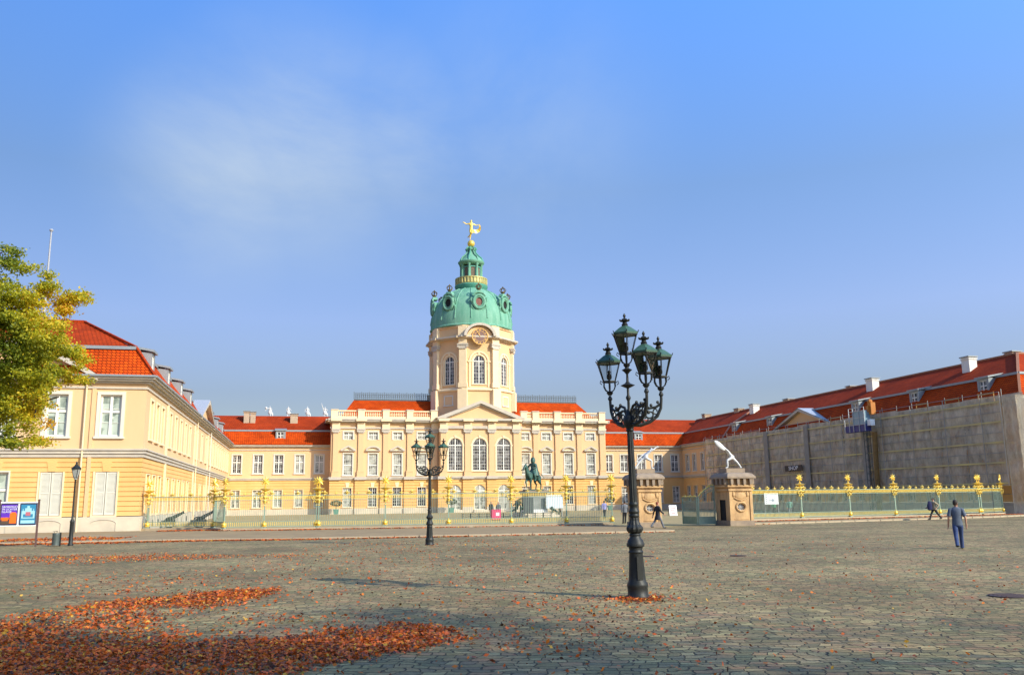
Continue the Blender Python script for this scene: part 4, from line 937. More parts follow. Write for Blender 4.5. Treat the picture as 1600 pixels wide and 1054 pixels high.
# right wing
XR=67.2
rw=thing('palace_wing',(73,109,0),'long side wing on the right mostly hidden behind scaffold netting under a dark red roof','building')
RY=[145.35,142.56,139.3]+[136.2-3.1*k for k in range(21)]
mb=MB(); facade(mb,-147.5,-69.7,1.15,5.35,[(-y-.62,-y+.62,1.3,4.0) for y in RY],courses(1.15,5.35,.42,.045),gd=.05); mb.build('ground_floor_wall',ochre,rw,(XR,0,0),-PI/2)
mb=MB(); facade(mb,-147.5,-69.7,5.9,11.2,[(-y-.62,-y+.62,6.6,9.5) for y in RY]); mb.build('wall',cream,rw,(XR,0,0),-PI/2)
win_proto('rside_up',1.24,2.9,sur=.18,pane=paneD,nx=1,nz=4,fr=.1)
win_proto('rside_low',1.24,2.7,sur=.08,pane=paneD,nx=1,nz=4,fr=.08,surm=trimlight)
for y in RY: put_window(rw,'rside_up',(XR,y,6.6),-PI/2); put_window(rw,'rside_low',(XR,y,1.3),-PI/2)
MB().box(-147.5,-69.6,-.11,.1,0,1.1).build('plinth',plinthm,rw,(XR,0,0),-PI/2)
mb=MB(); cornice_run(mb,(XR,147.5),(XR,69.7),(1,0),-1,1,[(.1,5.35,5.6),(.28,5.603,5.9)]); cornice_run(mb,(XR,69.7),(95,69.7),(0,1),1,0,[(.1,5.35,5.6),(.28,5.603,5.9)]); mb.build('band',trim,rw)
mb=MB(); st=[(.1,10.35,10.5),(.2,10.75,10.9),(.5,10.903,11.2)]; cornice_run(mb,(XR,147.5),(XR,69.7),(1,0),-1,1,st); cornice_run(mb,(XR,69.7),(95,69.7),(0,1),1,0,st); mb.build('cornice',trim,rw)
mb=MB(); facade(mb,XR,95,1.15,5.35,[(x-.75,x+.75,1.3,4.3) for x in (70.5,74.2,77.9,81.6,85.3)],courses(1.15,5.35,.42,.045)); mb.build('ground_floor_wall',ochre,rw,(0,69.7,0))
mb=MB(); facade(mb,XR,95,5.9,11.2,[(x-.725,x+.725,6.85,9.9) for x in (70.5,74.2,77.9,81.6,85.3)]); mb.box(94.7,95,.1,12,0,11.2); mb.build('wall',cream,rw,(0,69.7,0))
for x in (70.5,74.2,77.9,81.6,85.3): put_window(rw,'head_up',(x,69.7,6.85),0); put_window(rw,'head_low',(x,69.7,1.25),0)
MB().box(XR-.1,95,-.11,.1,0,1.15).build('plinth',plinthm,rw,(0,69.7,0))
mb=MB(); roof_strip(mb,(XR,147.5),(XR,69.7),(1,0),-1,1); roof_strip(mb,(XR,69.7),(95,69.7),(0,1),1,0)
mb.add([(73.2,75.7,16.45),(73.2,153.5,16.45),(79,153.5,11.2),(79,81,11.2)],[(0,1,2,3)],1); mb.add([(73.2,75.7,16.45),(95,75.7,16.45),(95,81,11.2),(79,81,11.2)],[(3,2,1,0)],1)
mb.build('roof',[tileL,tileU],rw)
mb=MB(); mb.bar((XR+1.12,148.6,13.6),(XR+1.12,70.8,13.6),.28,.24); mb.bar((XR+1.12,70.82,13.6),(95,70.82,13.6),.28,.24); mb.build('roof_moulding',zinc,rw)
MB().bar((73.2,75.7,16.5),(73.2,153.5,16.5),.25,.18).bar((73.2,75.7,16.5),(95,75.7,16.5),.25,.18).bar((73.2,75.7,16.52),(XR+1.2,70.9,13.66),.26,.18).bar((XR+1.2,70.9,13.66),(XR-.6,69.1,11.3),.24,.16).build('ridge_tiles',mat('ridge_clay',(.42,.18,.09),.8,var=.2,vscale=3),rw)
MB().bar((XR-.55,130.5,11.4),(XR+1.2,130.5,13.7),.35,.2).bar((XR+1.2,130.5,13.7),(73.2,130.5,16.6),.35,.2).build('fire_wall_coping',mat('coping',(.50,.24,.15),.8,var=.2),rw)
for y in (74.45,84.89,95.86,116.74,127.73): dormer(rw,(XR,y,0),-PI/2)
for x,y,z0,z1,wx,wy in ((71.4,80.6,14.8,16.75,1.0,1.15),(71.4,97.6,14.8,16.7,1.0,1.3),(74.6,77.8,15,16.95,1.1,1.1),(74.5,106.5,15,16.9,1.0,1.0),(71.6,128.5,14.8,16.7,1.1,1.3),(73.4,137,15,16.9,1.1,1.6),(74,122,15,16.85,1.1,1.4),(73.6,150,15,17.2,1.3,1.2)):
    chimney(rw,x,y,z0,z1,wx,wy,whitew if x<73 else brick)
risalit(rw,XR,100.6,114.4,-PI/2,-1,cream)
MB().bar((XR-.64,147,11.27),(XR-.64,69.1,11.27),.16,.14).build('gutter',zinc,rw)
drainpipe(rw,66.72,69.45,0,11.0,greyw)

# ================================================================ SCAFFOLD
sca=thing('scaffolding',(65.9,100,0),'tall scaffold wrapped in grey brown netting along the right wing','scaffolding')
XS=65.55; XI=66.5
ys=[70.3+2.57*k for k in range(26)]   # to 134.5
YE=ys[-1]
mb=MB()
for y in ys:
    for x in (XS,XI): mb.tube([(x,y,0),(x,y,11.9 if x==XS else 11.0)],.035,5,cap=False)
mb.build('standards',steel,sca)
LV=[2.85,4.8,6.75,8.7,10.6]
for z in LV:
    mb=MB(); mb.box(XS+.05,XI-.05,ys[0],YE,z-.06,z); mb.build('platform',wood,sca)
    MB().box(XS-.31,XS-.28,ys[0],YE,z-.0,z+.15).build('toe_board',mat('toe_board_wood',(.74,.60,.22),.9,col2=(.40,.34,.20),vscale=.35),sca)
mb=MB()
for z in LV:
    for dz in (.5,1.0):
        mb.tube([(XS-(.3 if dz==1.0 else 0),ys[0],z+dz),(XS-(.3 if dz==1.0 else 0),YE,z+dz)],.022,4)
for i,y in enumerate(ys):
    if i%2==1 or i%5==0: mb.tube([(XS-.3,y,2.7),(XS-.3,y,11.6)],.04,5)
for i,y in enumerate(ys[:-1]):
    if i%4==1:
        for z0,z1 in zip(LV[:-1],LV[1:]): mb.tube([(XS,y,z0),(XS,ys[i+1],z1)],.02,4)
for z in [0.9,1.9]:
    mb.tube([(XI,ys[0],z),(XI,YE,z)],.022,4)
mb.build('guard_rails',steel,sca)
# new boards on the top near the front
mb=MB()
for y0_,y1_ in ((71.2,73.3),(75.9,77.9),(80.6,82.4),(96.4,98.6)):
    mb.box(XS-.05,XS-.01,y0_,y1_,11.55,11.7); mb.box(XS-.05,XS-.01,y0_,y1_,11.15,11.25); mb.box(XS-.06,XS,y0_,y0_+.07,10.7,11.75); mb.box(XS-.06,XS,y1_-.07,y1_,10.7,11.75)
mb.build('top_guard_boards',woodO,sca)
def netting(y0_,y1_,z0,z1,x,ny,nz):
    vs=[];fs=[];f0=random.uniform(2.,5.);f1=random.uniform(0,6)
    for i in range(ny+1):
        for j in range(nz+1):
            y=y0_+(y1_-y0_)*i/ny; z=z0+(z1-z0)*j/nz
            sag=.12*abs(math.sin((y-ys[0])/2.57*PI))*abs(math.sin((z-2.85)/1.95*PI))+.04*math.sin(y*f0+z*.7+f1)+.03*math.sin(z*3+y*2.2)
            vs.append((x-.06-sag,y,z))
    for i in range(ny):
        for j in range(nz): a=i*(nz+1)+j; fs.append((a,a+nz+1,a+nz+2,a+1))
    return vs,fs
for k in range(13):
    y0_=ys[2*k]; y1_=ys[min(2*k+2,25)]
    if y1_<=y0_: continue
    m_=MB(); m_.add(*netting(y0_+.02,y1_-.02,2.7 if k>0 or True else 0,11.45+random.uniform(-.25,.1),XS,16,28)); m_.build('netting',netm,sca,smooth=True)
m_=MB(); m_.add(*netting(67.6,70.28,0.05,11.3,XS,12,40)); m_.build('netting',netm,sca,smooth=True)
vs=[];fs=[]
for i in range(25):
    for j in range(31): x=XS+ i*.35; z=.05+j*.37; vs.append((x,68.6+.05*math.sin(x*3)+.04*math.sin(z*4+x),z))
for i in range(24):
    for j in range(30): a=i*31+j; fs.append((a,a+31,a+32,a+1))
MB().add(vs,fs).build('netting',netm,sca,smooth=True)
for k in range(3):   # vertical lashings where net strips meet
    y=(91.6,114.5,104)[k]; MB().box(XS-.36,XS-.33,y-.5,y+.5,2.8,11.2).build('net_overlap',mat('net_double',(.33,.30,.25),.9,var=.25,vscale=1.5),sca)
# shop sign
def text_mesh(s,size,m,name,parent,M_,ext=.01,align='CENTER',lab=None):
    cu=bpy.data.curves.new(name,'FONT'); cu.body=s; cu.size=size; cu.extrude=ext; cu.align_x=align; cu.align_y='CENTER'
    o=bpy.data.objects.new(name,cu); COL.objects.link(o); bpy.context.view_layer.update()
    me=subsurf_mesh(o); me.name=name; me.materials.clear(); me.materials.append(m); bpy.data.objects.remove(o)
    me.transform(M_); return link(name,me,parent,None if parent is None else worldloc(parent),WROT.get(parent.name,0) if parent else 0)
sg=thing('shop_sign',(XS-.42,107.4,5.3),'black banner reading SHOP in white hung on the scaffold netting','sign')
MB().box(-.03,.03,-2.15,2.15,0,.78).build('board',mat('sign_black',(.015,.015,.018),.6),sg,(XS-.42,107.4,5.3))
text_mesh('SHOP',.74,whitep,'lettering',sg,Matrix.Translation((-.045,0,.39))@Matrix.Rotation(-PI/2,4,'Z')@Matrix.Rotation(PI/2,4,'X')@Matrix.Diagonal((1.25,1,1,1)))
# hoist
ho=thing('hoist',(64.7,90.3,0),'blue builders hoist cage on a mast in front of the netted scaffold','hoist')
HL=(64.7,90.3,0)
m_=MB()
for dx in (-.25,.25):
    for dy in (-.25,.25): m_.tube([(dx,dy,0),(dx,dy,11.8)],.04,5)
for k in range(15):
    z=.4+k*.78
    for a,b in (((-.25,-.25),(.25,-.25)),((-.25,.25),(.25,.25)),((-.25,-.25),(-.25,.25))): m_.bar((*a,z),(*b,z+.35),.03)
m_.build('mast',mat('mast_steel',(.10,.12,.12),.5,metal=.4),ho,HL)
m_=MB(); m_.box(-1.1,-.4,-1.5,2.4,9.3,10.1); m_.build('platform',bluem,ho,HL)
m_=MB(); m_.box(-1.15,-.35,-1.4,.7,10.1,11.7); m_.build('cage',glassblue,ho,HL)
m_=MB()
for y in (-1.45,-.4,.72,1.5,2.38): m_.bar((-1.18,y,9.3),(-1.18,y,12.1 if y<1.6 else 10.9),.06)
for z in (10.1,10.9,11.7,12.1): m_.bar((-1.18,-1.45,z),(-1.18,1.5,z),.05)
m_.bar((-1.18,1.5,10.9),(-1.18,2.38,10.9),.05); m_.build('cage_frame',mat('galvanised',(.45,.48,.50),.5,metal=.3),ho,HL)
m_=MB(); m_.box(-.9,-.3,-2.1,-1.5,9.9,10.6); m_.build('motor',whitep,ho,HL)
m_=MB(); m_.box(-.5,.1,-1.9,-1.3,11.2,12.6,0); m_.ball((-.3,-1.5,12.7),.3,8,6); m_.box(-.7,-.4,-1.6,-1.2,11.5,12.2); m_.build('waste_chute',orangem,ho,HL)
m_=MB(); m_.tube([(.2,-.9,0.1),(.2,-.95,5),(.2,-1.2,9.2)],.28,8); m_.build('chute_pipe',mat('chute_ochre',(.30,.17,.05),.8,var=.4,vscale=3),ho,HL)

# ================================================================ ROOF STATUES
def roofstat(x,z,v,label):
    arms={0:(((-.32,-.2,1.3),(-.55,-.2,1.5)),((.28,.1,1.1),(.2,-.15,1.0))),1:(((-.25,.05,1.1),(-.15,-.2,1.0)),((.35,-.1,1.15),(.45,-.2,1.1))),2:(((-.35,0,1.2),(-.3,-.15,.95)),((.3,0,1.15),(.1,-.2,1.05))),3:(((-.3,-.1,1.55),(-.35,-.1,1.85)),((.4,.05,1.2),(.15,-.1,1.15))),4:(((-.27,.0,1.15),(-.1,-.2,1.2)),((.27,0,1.15),(.15,-.2,1.0)))}[v]
    t=thing('roof_statue',(x,156.5,z),label,'statue','white statues standing along the palace roof')
    figure('roof_statue',None,(x,156.5,z+.25),0,2.15,((12,6),(-10,14)) if v%2 else ((-8,10),(14,6)),stone=marble,arms=arms,root=t,fingers=False,headturn=.4 if v in(0,3) else -.3)
    W=(x,156.5,z)
    mb=MB(); mb.box(-.55,.55,-.4,.4,0,.27); mb.build('base',marble,t,W)
    mb=MB()
    # drapery
    mb.lathe([(.2,1.45),(.3,1.2),(.36,.85),(.30,.75)],10,(0.02,.03,.25),sy=.75)
    mb.tube([(-.2,.1,1.9),(.1,.15,1.5),(.42,.12,1.05),(.5,.05,.6)],[.08,.13,.15,.07],6)
    mb.build('drapery',marble,t,W,smooth=True)
    if v==0: MB().ball((-.62,-.2,2.0),.22,8,6).tube([(-.6,-.2,1.8),(-.75,-.2,1.5)],.06,5).build('attribute',marble,t,W)
    if v==3: MB().tube([(-.15,-.15,1.4),(-.62,-.1,2.95)],[.06,.04],5).build('staff',marble,t,W)
roofstat(-5.6,16.1,0,'white roof statue raising a mask, leftmost of the four left of the palace block')
roofstat(-2.5,16.1,1,'white roof statue standing half behind a chimney left of the palace block')
roofstat(.75,16.1,2,'white roof statue with crossed arms, third of the four left of the palace block')
roofstat(3.75,16.1,3,'white roof statue holding up a spear beside the left end of the balustrade')
roofstat(57.5,16.3,4,'white roof statue standing alone right of the palace block behind the big lamp')
MB()
ped_=MB(); ped_.box(-11,4.2,156.0,157.0,11,16.1); tag(ped_.build('attic_wall',trimlight),'pale attic wall behind the left roof ridge carrying four statues','wall')
ped_=MB(); ped_.box(51.6,67,156.0,157.0,11,16.3); tag(ped_.build('attic_wall',trimlight),'pale attic wall behind the right roof ridge carrying one statue','wall')

# ================================================================ FENCES
def star_me():
    m=MB(); n=8; pts=[]
    for k in range(16):
        a=PI/2+2*PI*k/16; r=.38 if k%2==0 else .17; pts.append((r*math.cos(a),3.42+r*math.sin(a)))
    o=len(m.v); m.v+=[(0,-.09,3.42),(0,.09,3.42)]+[(x,0,z) for x,z in pts]
    for k in range(16): m.f.append((0+o,2+k+o,2+(k+1)%16+o)); m.f.append((1+o,2+(k+1)%16+o,2+k+o)); m.m+=[0,0]
    m.lathe([(.04,2.95),(.09,3.0),(.04,3.05),(.08,3.09),(.03,3.14)],8)
    m.lathe([(.10,2.74),(.2,2.78),(.36,2.86),(.38,2.9),(.16,2.95),(.08,3.0)],12)
    return m.mesh('finial',gold,True)
STAR=star_me()
def orn_me():
    m=MB()
    m.lathe([(.06,2.45),(.12,2.55),(.14,2.66),(.08,2.74)],8)
    m.lathe([(.02,1.66),(.08,1.74),(.04,1.82),(.09,1.92),(.12,2.05),(.05,2.14),(.09,2.25),(.14,2.35),(.07,2.45)],8)
    for sg in (-1,1):
        m.tube([(sg*.08,-.05,2.3),(sg*.28,-.07,2.32),(sg*.32,-.07,2.2),(sg*.22,-.07,2.14)],.04,5); m.tube([(sg*.06,-.05,2.02),(sg*.22,-.07,2.05),(sg*.24,-.07,1.93)],.035,5); m.tube([(sg*.08,-.05,2.62),(sg*.26,-.05,2.68),(sg*.28,-.05,2.56)],.035,5)
    m.ball((0,-.16,2.1),.07,8,6); m.ball((0,-.16,2.34),.06,8,6)
    return m.mesh('ornament',goldpale,True)
ORN=orn_me()
URN=MB().lathe([(.17,.3),(.19,.36),(.11,.40),(.17,.47),(.15,.56),(.05,.64),(.07,.70),(.02,.76)],10).mesh('urn',gold,True)
POST=MB().box(-.05,.05,-.05,.05,.2,2.76).box(-.14,.14,-.14,.14,.2,.32).mesh('post',fencem)
def fence(name,pts,label,posts=None,h=2.45,post_flags=None):
    root=thing(name,(pts[0][0],pts[0][1],0),label,'fence')
    for i,(x,y) in enumerate(pts):
        if post_flags and not post_flags[i]: continue
        a=pts[max(i-1,0)];b=pts[min(i+1,len(pts)-1)]; rz=math.atan2(b[1]-a[1],b[0]-a[0])
        p=link('post',POST,root,(x,y,0),rz)
        for me in (STAR,ORN,URN): o=bpy.data.objects.new(me.name,me); COL.objects.link(o); o.parent=p
    for (ax,ay),(bx,by) in zip(pts[:-1],pts[1:]):
        L=math.hypot(bx-ax,by-ay); rz=math.atan2(by-ay,bx-ax)
        m=MB(); n=max(2,int(L/.125))
        for k in range(1,n):
            x=L*k/n; m.box(x-.012,x+.012,-.012,.012,.3,2.2)
        m.box(.05,L-.05,-.025,.025,.30,.345); m.box(.05,L-.05,-.02,.02,.64,.675); m.box(.05,L-.05,-.02,.02,2.12,2.155); m.box(.05,L-.05,-.035,.035,2.42,2.47)
        pa=m.build('bar_panel',fencem,root,(ax,ay,0),rz)
        g=MB()
        for k in range(1,n):
            x=L*k/n; g.box(x-.014,x+.014,-.014,.014,2.16,2.42); 
        for k in range(n):
            x=L*(k+.5)/n; g.box(x-.014,x+.014,-.014,.014,.36,.60); g.add([(x-.03,0,.58),(x+.03,0,.58),(x,0,.66),(x,-.02,.6),(x,.02,.6)],[(0,3,2),(3,1,2),(1,4,2),(4,0,2)])
        for k in range(0,n*2):
            x=L*(k+.5)/(2*n); g.box(x-.006,x+.006,-.006,.006,2.2,2.42)
        o=bpy.data.objects.new('gilded_bars',g.mesh('gilded_bars',goldpale)); COL.objects.link(o); o.parent=pa
        c=MB(); nn=max(2,int(L/.72))
        for k in range(nn):
            x=L*(k+.5)/nn
            if k%2==0:
                c.lathe([(.05,2.47),(.03,2.52),(.15,2.6),(.17,2.64),(.05,2.68),(.04,2.74),(.01,2.78)],7,(x,0,0))
                for sg in (-1,1): c.tube([(x+sg*.03,0,2.5),(x+sg*.16,0,2.53),(x+sg*.22,0,2.62)],.025,4)
            else:
                c.lathe([(.03,2.47),(.05,2.56),(.02,2.64),(.01,2.74)],6,(x,0,0))
                for sg in (-1,1): c.tube([(x+sg*.02,0,2.5),(x+sg*.1,0,2.58),(x+sg*.16,0,2.55)],.022,4)
        o=bpy.data.objects.new('cresting',c.mesh('cresting',goldpale)); COL.objects.link(o); o.parent=pa
        MB().box(-.02,L+.02,-.2,.2,0,.22).build('plinth',kerbm,root,(ax,ay,0),rz)
    return root
fence('railing',[(-11.2,69.9),(-10.85,69.7),(-6.1,68.0)],'short gilded railing between the left wing and the curved green fence',post_flags=[0,1,1])
fence('railing',[(-6.1,68.1),(-5.72,66.3),(-5.1,64.7),(-2.4,64.3),(1.15,64.3)],'curved green railing with gold posts left of the far street lamp',post_flags=[0,0,1,1,1])
fence('railing',[(1.3,64.2),(5.9,63.4),(10.35,62.8),(14.85,62.3),(18.85,61.8),(22.1,61.1)],'long straight gilded railing in front of the central palace block',post_flags=[1,1,1,1,1,1])
fence('railing',[(31.2,62.3),(34.3,63.3),(39.4,64.2),(44.45,65.1),(49.6,66.2),(54.9,67.3),(60.0,68.4)],'long gilded railing with star finials right of the gate in front of the netting',post_flags=[0,1,1,1,1,1,1])
fence('railing',[(60.2,68.4),(61.9,68.8),(63.9,69.9)],'short gilded railing beside the wrapped scaffold corner at far right',post_flags=[1,0,1])

# gate lodges
def lodge(x0_,x1_,y0_,dp,label,mirror=False):
    cx=(x0_+x1_)/2; L=(cx,y0_+dp/2,0); t=thing('gate_lodge',L,label,'gate pier'); hx=(x1_-x0_)/2; hy=dp/2
    b=MB(); b.box(-hx-.08,hx+.08,-hy-.08,hy+.08,0,.35); b.build('base',sandD,t,L)
    # body with round window hole: front made of a ring filled wall
    b=MB()
    n=24; r=.27; cz=1.28; y=-hy
    fr=[]
    for k in range(n):
        a=2*PI*k/n; c_,s_2=math.cos(a),math.sin(a); inn=(r*1.1*c_,cz+r*.85*s_2)
        # project to rectangle
        hx2=hx; z0r,z1r=.35,2.35
        tt=min([v for v in ((hx2/abs(c_)) if abs(c_)>1e-6 else 1e9, ((z1r-cz)/s_2) if s_2>1e-6 else 1e9, ((z0r-cz)/s_2) if s_2<-1e-6 else 1e9)])
        fr.append((inn,(c_*tt,cz+s_2*tt)))
    corners=[(hx,2.35),(-hx,2.35),(-hx,.35),(hx,.35)]
    for k in range(n):
        (i0,o0),(i1,o1)=fr[k],fr[(k+1)%n]
        poly=[i0,o0]; 
        for c_ in corners:
            a=math.atan2(c_[1]-cz,c_[0])%(2*PI); a0=2*PI*k/n; a1=2*PI*(k+1)/n
            if a0+1e-6<a<a1-1e-6: poly.append(c_)
        poly+=[o1,i1]
        b.add([(p[0],y,p[1]) for p in poly],[tuple(range(len(poly)))])
        b.add([(i0[0],y,i0[1]),(i1[0],y,i1[1]),(i1[0],y+.3,i1[1]),(i0[0],y+.3,i0[1])],[(0,1,2,3)])
    # sides (gate side left: doorway dark recess), back
    b.add([(hx,-hy,.35),(hx,hy,.35),(hx,hy,2.35),(hx,-hy,2.35)],[(0,1,2,3)]); b.add([(-hx,hy,.35),(hx,hy,.35),(hx,hy,2.35),(-hx,hy,2.35)],[(0,1,2,3)])
    dw=.42
    for ya,yb,za,zb in ((-hy,-dw,.35,2.35),(dw,hy,.35,2.35),(-dw,dw,1.75,2.35)): b.add([(-hx,yb,za),(-hx,ya,za),(-hx,ya,zb),(-hx,yb,zb)],[(0,1,2,3)])
    b.build('body',sand,t,L)
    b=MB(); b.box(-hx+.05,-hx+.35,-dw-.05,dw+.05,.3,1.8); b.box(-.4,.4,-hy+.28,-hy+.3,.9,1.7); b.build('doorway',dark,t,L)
    f=MB(); f.tube([(.36*math.cos(a),-hy-.02,cz+.30*math.sin(a)) for a in np.linspace(0,2*PI,25)],.075,6,cap=False); f.tube([(-.5,-hy-.02,1.88),(-.25,-hy-.04,1.76),(0,-hy-.05,1.72),(.25,-hy-.04,1.76),(.5,-hy-.02,1.88)],.05,6)
    f.ball((0,-hy,2.02),.4,14,8,sc=(1.1,.22,.62))
    for sg in (-1,1):
        f.ball((sg*.52,-hy-.02,2.12),.12,8,6,sc=(1,.6,1.5)); f.box(sg*(hx-.06)-.10,sg*(hx-.06)+.10,-hy-.06,-hy,.35,2.3)
    f.box(-hx+.3,hx-.3,-hy-.035,-hy,.42,.47)
    f.build('carving',sand,t,L)
    g=MB()
    for k in range(-2,3): g.bar((k*.1,-hy+.1,cz-.28),(k*.1,-hy+.1,cz+.28),.022)
    g.bar((-.3,-hy+.1,cz),(.3,-hy+.1,cz),.022); g.build('window_grille',whitep,t,L)
    c=MB(); c.box(-hx-.1,hx+.1,-hy-.1,hy+.1,2.35,2.5); c.box(-hx-.02,hx+.02,-hy-.02,hy+.02,2.5,2.62); c.box(-hx-.18,hx+.18,-hy-.18,hy+.18,2.62,2.74)
    c.box(-hx-.04,hx+.04,-hy-.04,hy+.04,2.74,3.2); c.build('entablature',sand,t,L)
    c=MB()
    for k in range(4):
        x=-hx+.12+(2*hx-.24)*k/3
        for sy in (-1,1): c.prism([(x-.08,2.78),(x+.08,2.78),(x+.1,3.2),(x-.1,3.2)],sy*(hy+.16)-.12,sy*(hy+.16)+.12)
    for k in range(4):
        y_=-hy+.12+(2*hy-.24)*k/3
        for sx in (-1,1): c.box(sx*(hx+.16)-.12,sx*(hx+.16)+.12,y_-.09,y_+.09,2.8,3.2)
    c.build('brackets',sandD,t,L)
    c=MB(); c.box(-hx-.24,hx+.24,-hy-.34,hy+.34,3.2,3.32); c.lathe([((hx+.24)*1.414,3.32),((hx+.1)*1.414,3.52),((hx-.12)*1.414,3.6)],4,(0,0,0),PI/4,sy=hy/hx); 
    c.build('roof_slab',sandD,t,L)
    c=MB(); c.box(-hx*.85,hx*.85,-hy*.55,hy*.55,3.6,3.9); c.build('statue_plinth',sandD,t,L)
    return L
LR=lodge(28.62,30.28,55.5,2.1,'sandstone gate lodge with round grille window and white swordsman, right of the gate opening')
LLo=lodge(22.2,23.75,56.0,2.1,'sandstone gate lodge partly behind the big lamp post, left of the gate opening')
def gladiator(L,mirror,label):
    P=(L[0],L[1]-.3,3.9); t=thing('gate_statue',P,label,'statue',rz=0)
    s=-1 if mirror else 1   # s=1: lunges to the left with shield raised left
    n={}
    def A(k,x,y,z,*r): n[k]=(x*s,y,z,*[q_*1.22 for q_ in r])
    A('pel',-.08,0,.82,.115,.10);A('bel',-.2,0,.96,.105,.09);A('che',-.36,0,1.12,.135,.11);A('nk',-.50,0,1.26,.05);A('hd',-.58,0,1.36,.085);A('ht',-.64,-.01,1.43,.07)
    A('fh',-.14,-.08,.74,.09);A('fk',-.52,-.1,.56,.062);A('fc',-.5,-.1,.32,.058);A('fa',-.5,-.1,.08,.036);A('ft',-.68,-.1,.035,.032)
    A('bh',0,.08,.74,.09);A('bk',.32,.1,.46,.06);A('bc',.46,.1,.28,.055);A('ba',.62,.1,.09,.036);A('bt',.54,.02,.035,.032)
    if not mirror:
        A('ls',-.45,-.16,1.2,.055);A('le',-.72,-.2,1.42,.045);A('lw',-.98,-.2,1.6,.036);A('lh2',-1.06,-.2,1.66,.04)
        A('rs',-.3,.18,1.12,.055);A('re',-.02,.2,.98,.044);A('rw',.16,.2,.84,.034);A('rh2',.22,.2,.8,.035)
    else:
        A('ls',-.45,-.16,1.2,.055);A('le',-.62,-.22,1.32,.045);A('lw',-.82,-.2,1.44,.036);A('lh2',-.9,-.2,1.5,.035)
        A('rs',-.3,.18,1.12,.055);A('re',.02,.2,.96,.044);A('rw',.3,.2,.72,.034);A('rh2',.36,.2,.66,.035)
    skin('body',n,[('pel','bel'),('bel','che'),('che','nk'),('nk','hd'),('hd','ht'),('pel','fh'),('fh','fk'),('fk','fc'),('fc','fa'),('fa','ft'),('pel','bh'),('bh','bk'),('bk','bc'),('bc','ba'),('ba','bt'),('che','ls'),('ls','le'),('le','lw'),('lw','lh2'),('che','rs'),('rs','re'),('re','rw'),('rw','rh2')],'pel',marble,t,P,0,2)
    if not mirror:
        m=MB(); m.ball((0,0,0),.5,14,8,sc=(1.0,.14,.36)); o=m.build('shield',marble,t,(P[0]-1.08,P[1]-.24,P[2]+1.58),smooth=True); o.rotation_euler=(0,R(40),0)
    else:
        MB().tube([(s*.36,.2,.66),(s*.62,.2,.38)],[.03,.012],6).build('sword',marble,t,P)
        MB().tube([(s*-.9,-.2,1.5),(s*-1.02,-.2,1.52)],[.06,.05],6).build('shield_grip',marble,t,P)
gladiator(LR,False,'white swordsman statue lunging left with raised shield on the right gate lodge')
gladiator(LLo,True,'white swordsman statue lunging right on the left gate lodge behind the big lamp')
# gate leaves
def gleaf(a,b,h0,h1,parent,P):
    m=MB(); a=Vector(a);b=Vector(b); L=(b-a).length; n=int(L/.1); 
    for k in range(n+1):
        t_=k/n; p=a.lerp(b,t_); h=h0+(h1-h0)*t_**1.6; m.bar((p.x,p.y,.08),(p.x,p.y,h),.022 if 0<k<n else .08)
        if k%6==3: m.lathe([(.05,h),(.08,h+.06),(.02,h+.18)],6,(p.x,p.y,0),mi=1)
    for z in (.12,.6): m.bar((a.x,a.y,z),(b.x,b.y,z),.04,.05)
    pts=[a.lerp(b,k/8)+Vector((0,0,h0+(h1-h0)*(k/8)**1.6)) for k in range(9)]; m.tube(pts,.035,5); m.tube([p-Vector((0,0,.3)) for p in pts],.025,5)
    m.tube([p+Vector((0,0,.05+.05*(k%2))) for k,p in enumerate(pts)],.035,5,mi=1)
    # solid lower sheet
    m.add([(a.x,a.y,.12),(b.x,b.y,.12),(b.x,b.y,.62),(a.x,a.y,.62)],[(0,1,2,3)])
    return m.build('gate_leaf',[fencem,goldpale],parent,P)
tg=thing('gate',(27.6,57.6,0),'open green iron gate leaf folded back beside the right lodge','gate')
gleaf((.6,0,0),(-.55,.15,0),2.75,1.95,tg,(27.75,57.3,0)); gleaf((-.64,.22,0),(-.78,2.3,0),1.95,1.95,tg,(27.75,57.3,0))
tg=thing('gate',(24.4,57.6,0),'open green iron gate leaf seen nearly edge on behind the man in the dark coat','gate')
gleaf((-.35,0,0),(.12,.2,0),2.6,2.05,tg,(24.4,57.6,0)); gleaf((.18,.31,0),(.75,2.9,0),2.05,2.0,tg,(24.4,57.6,0))

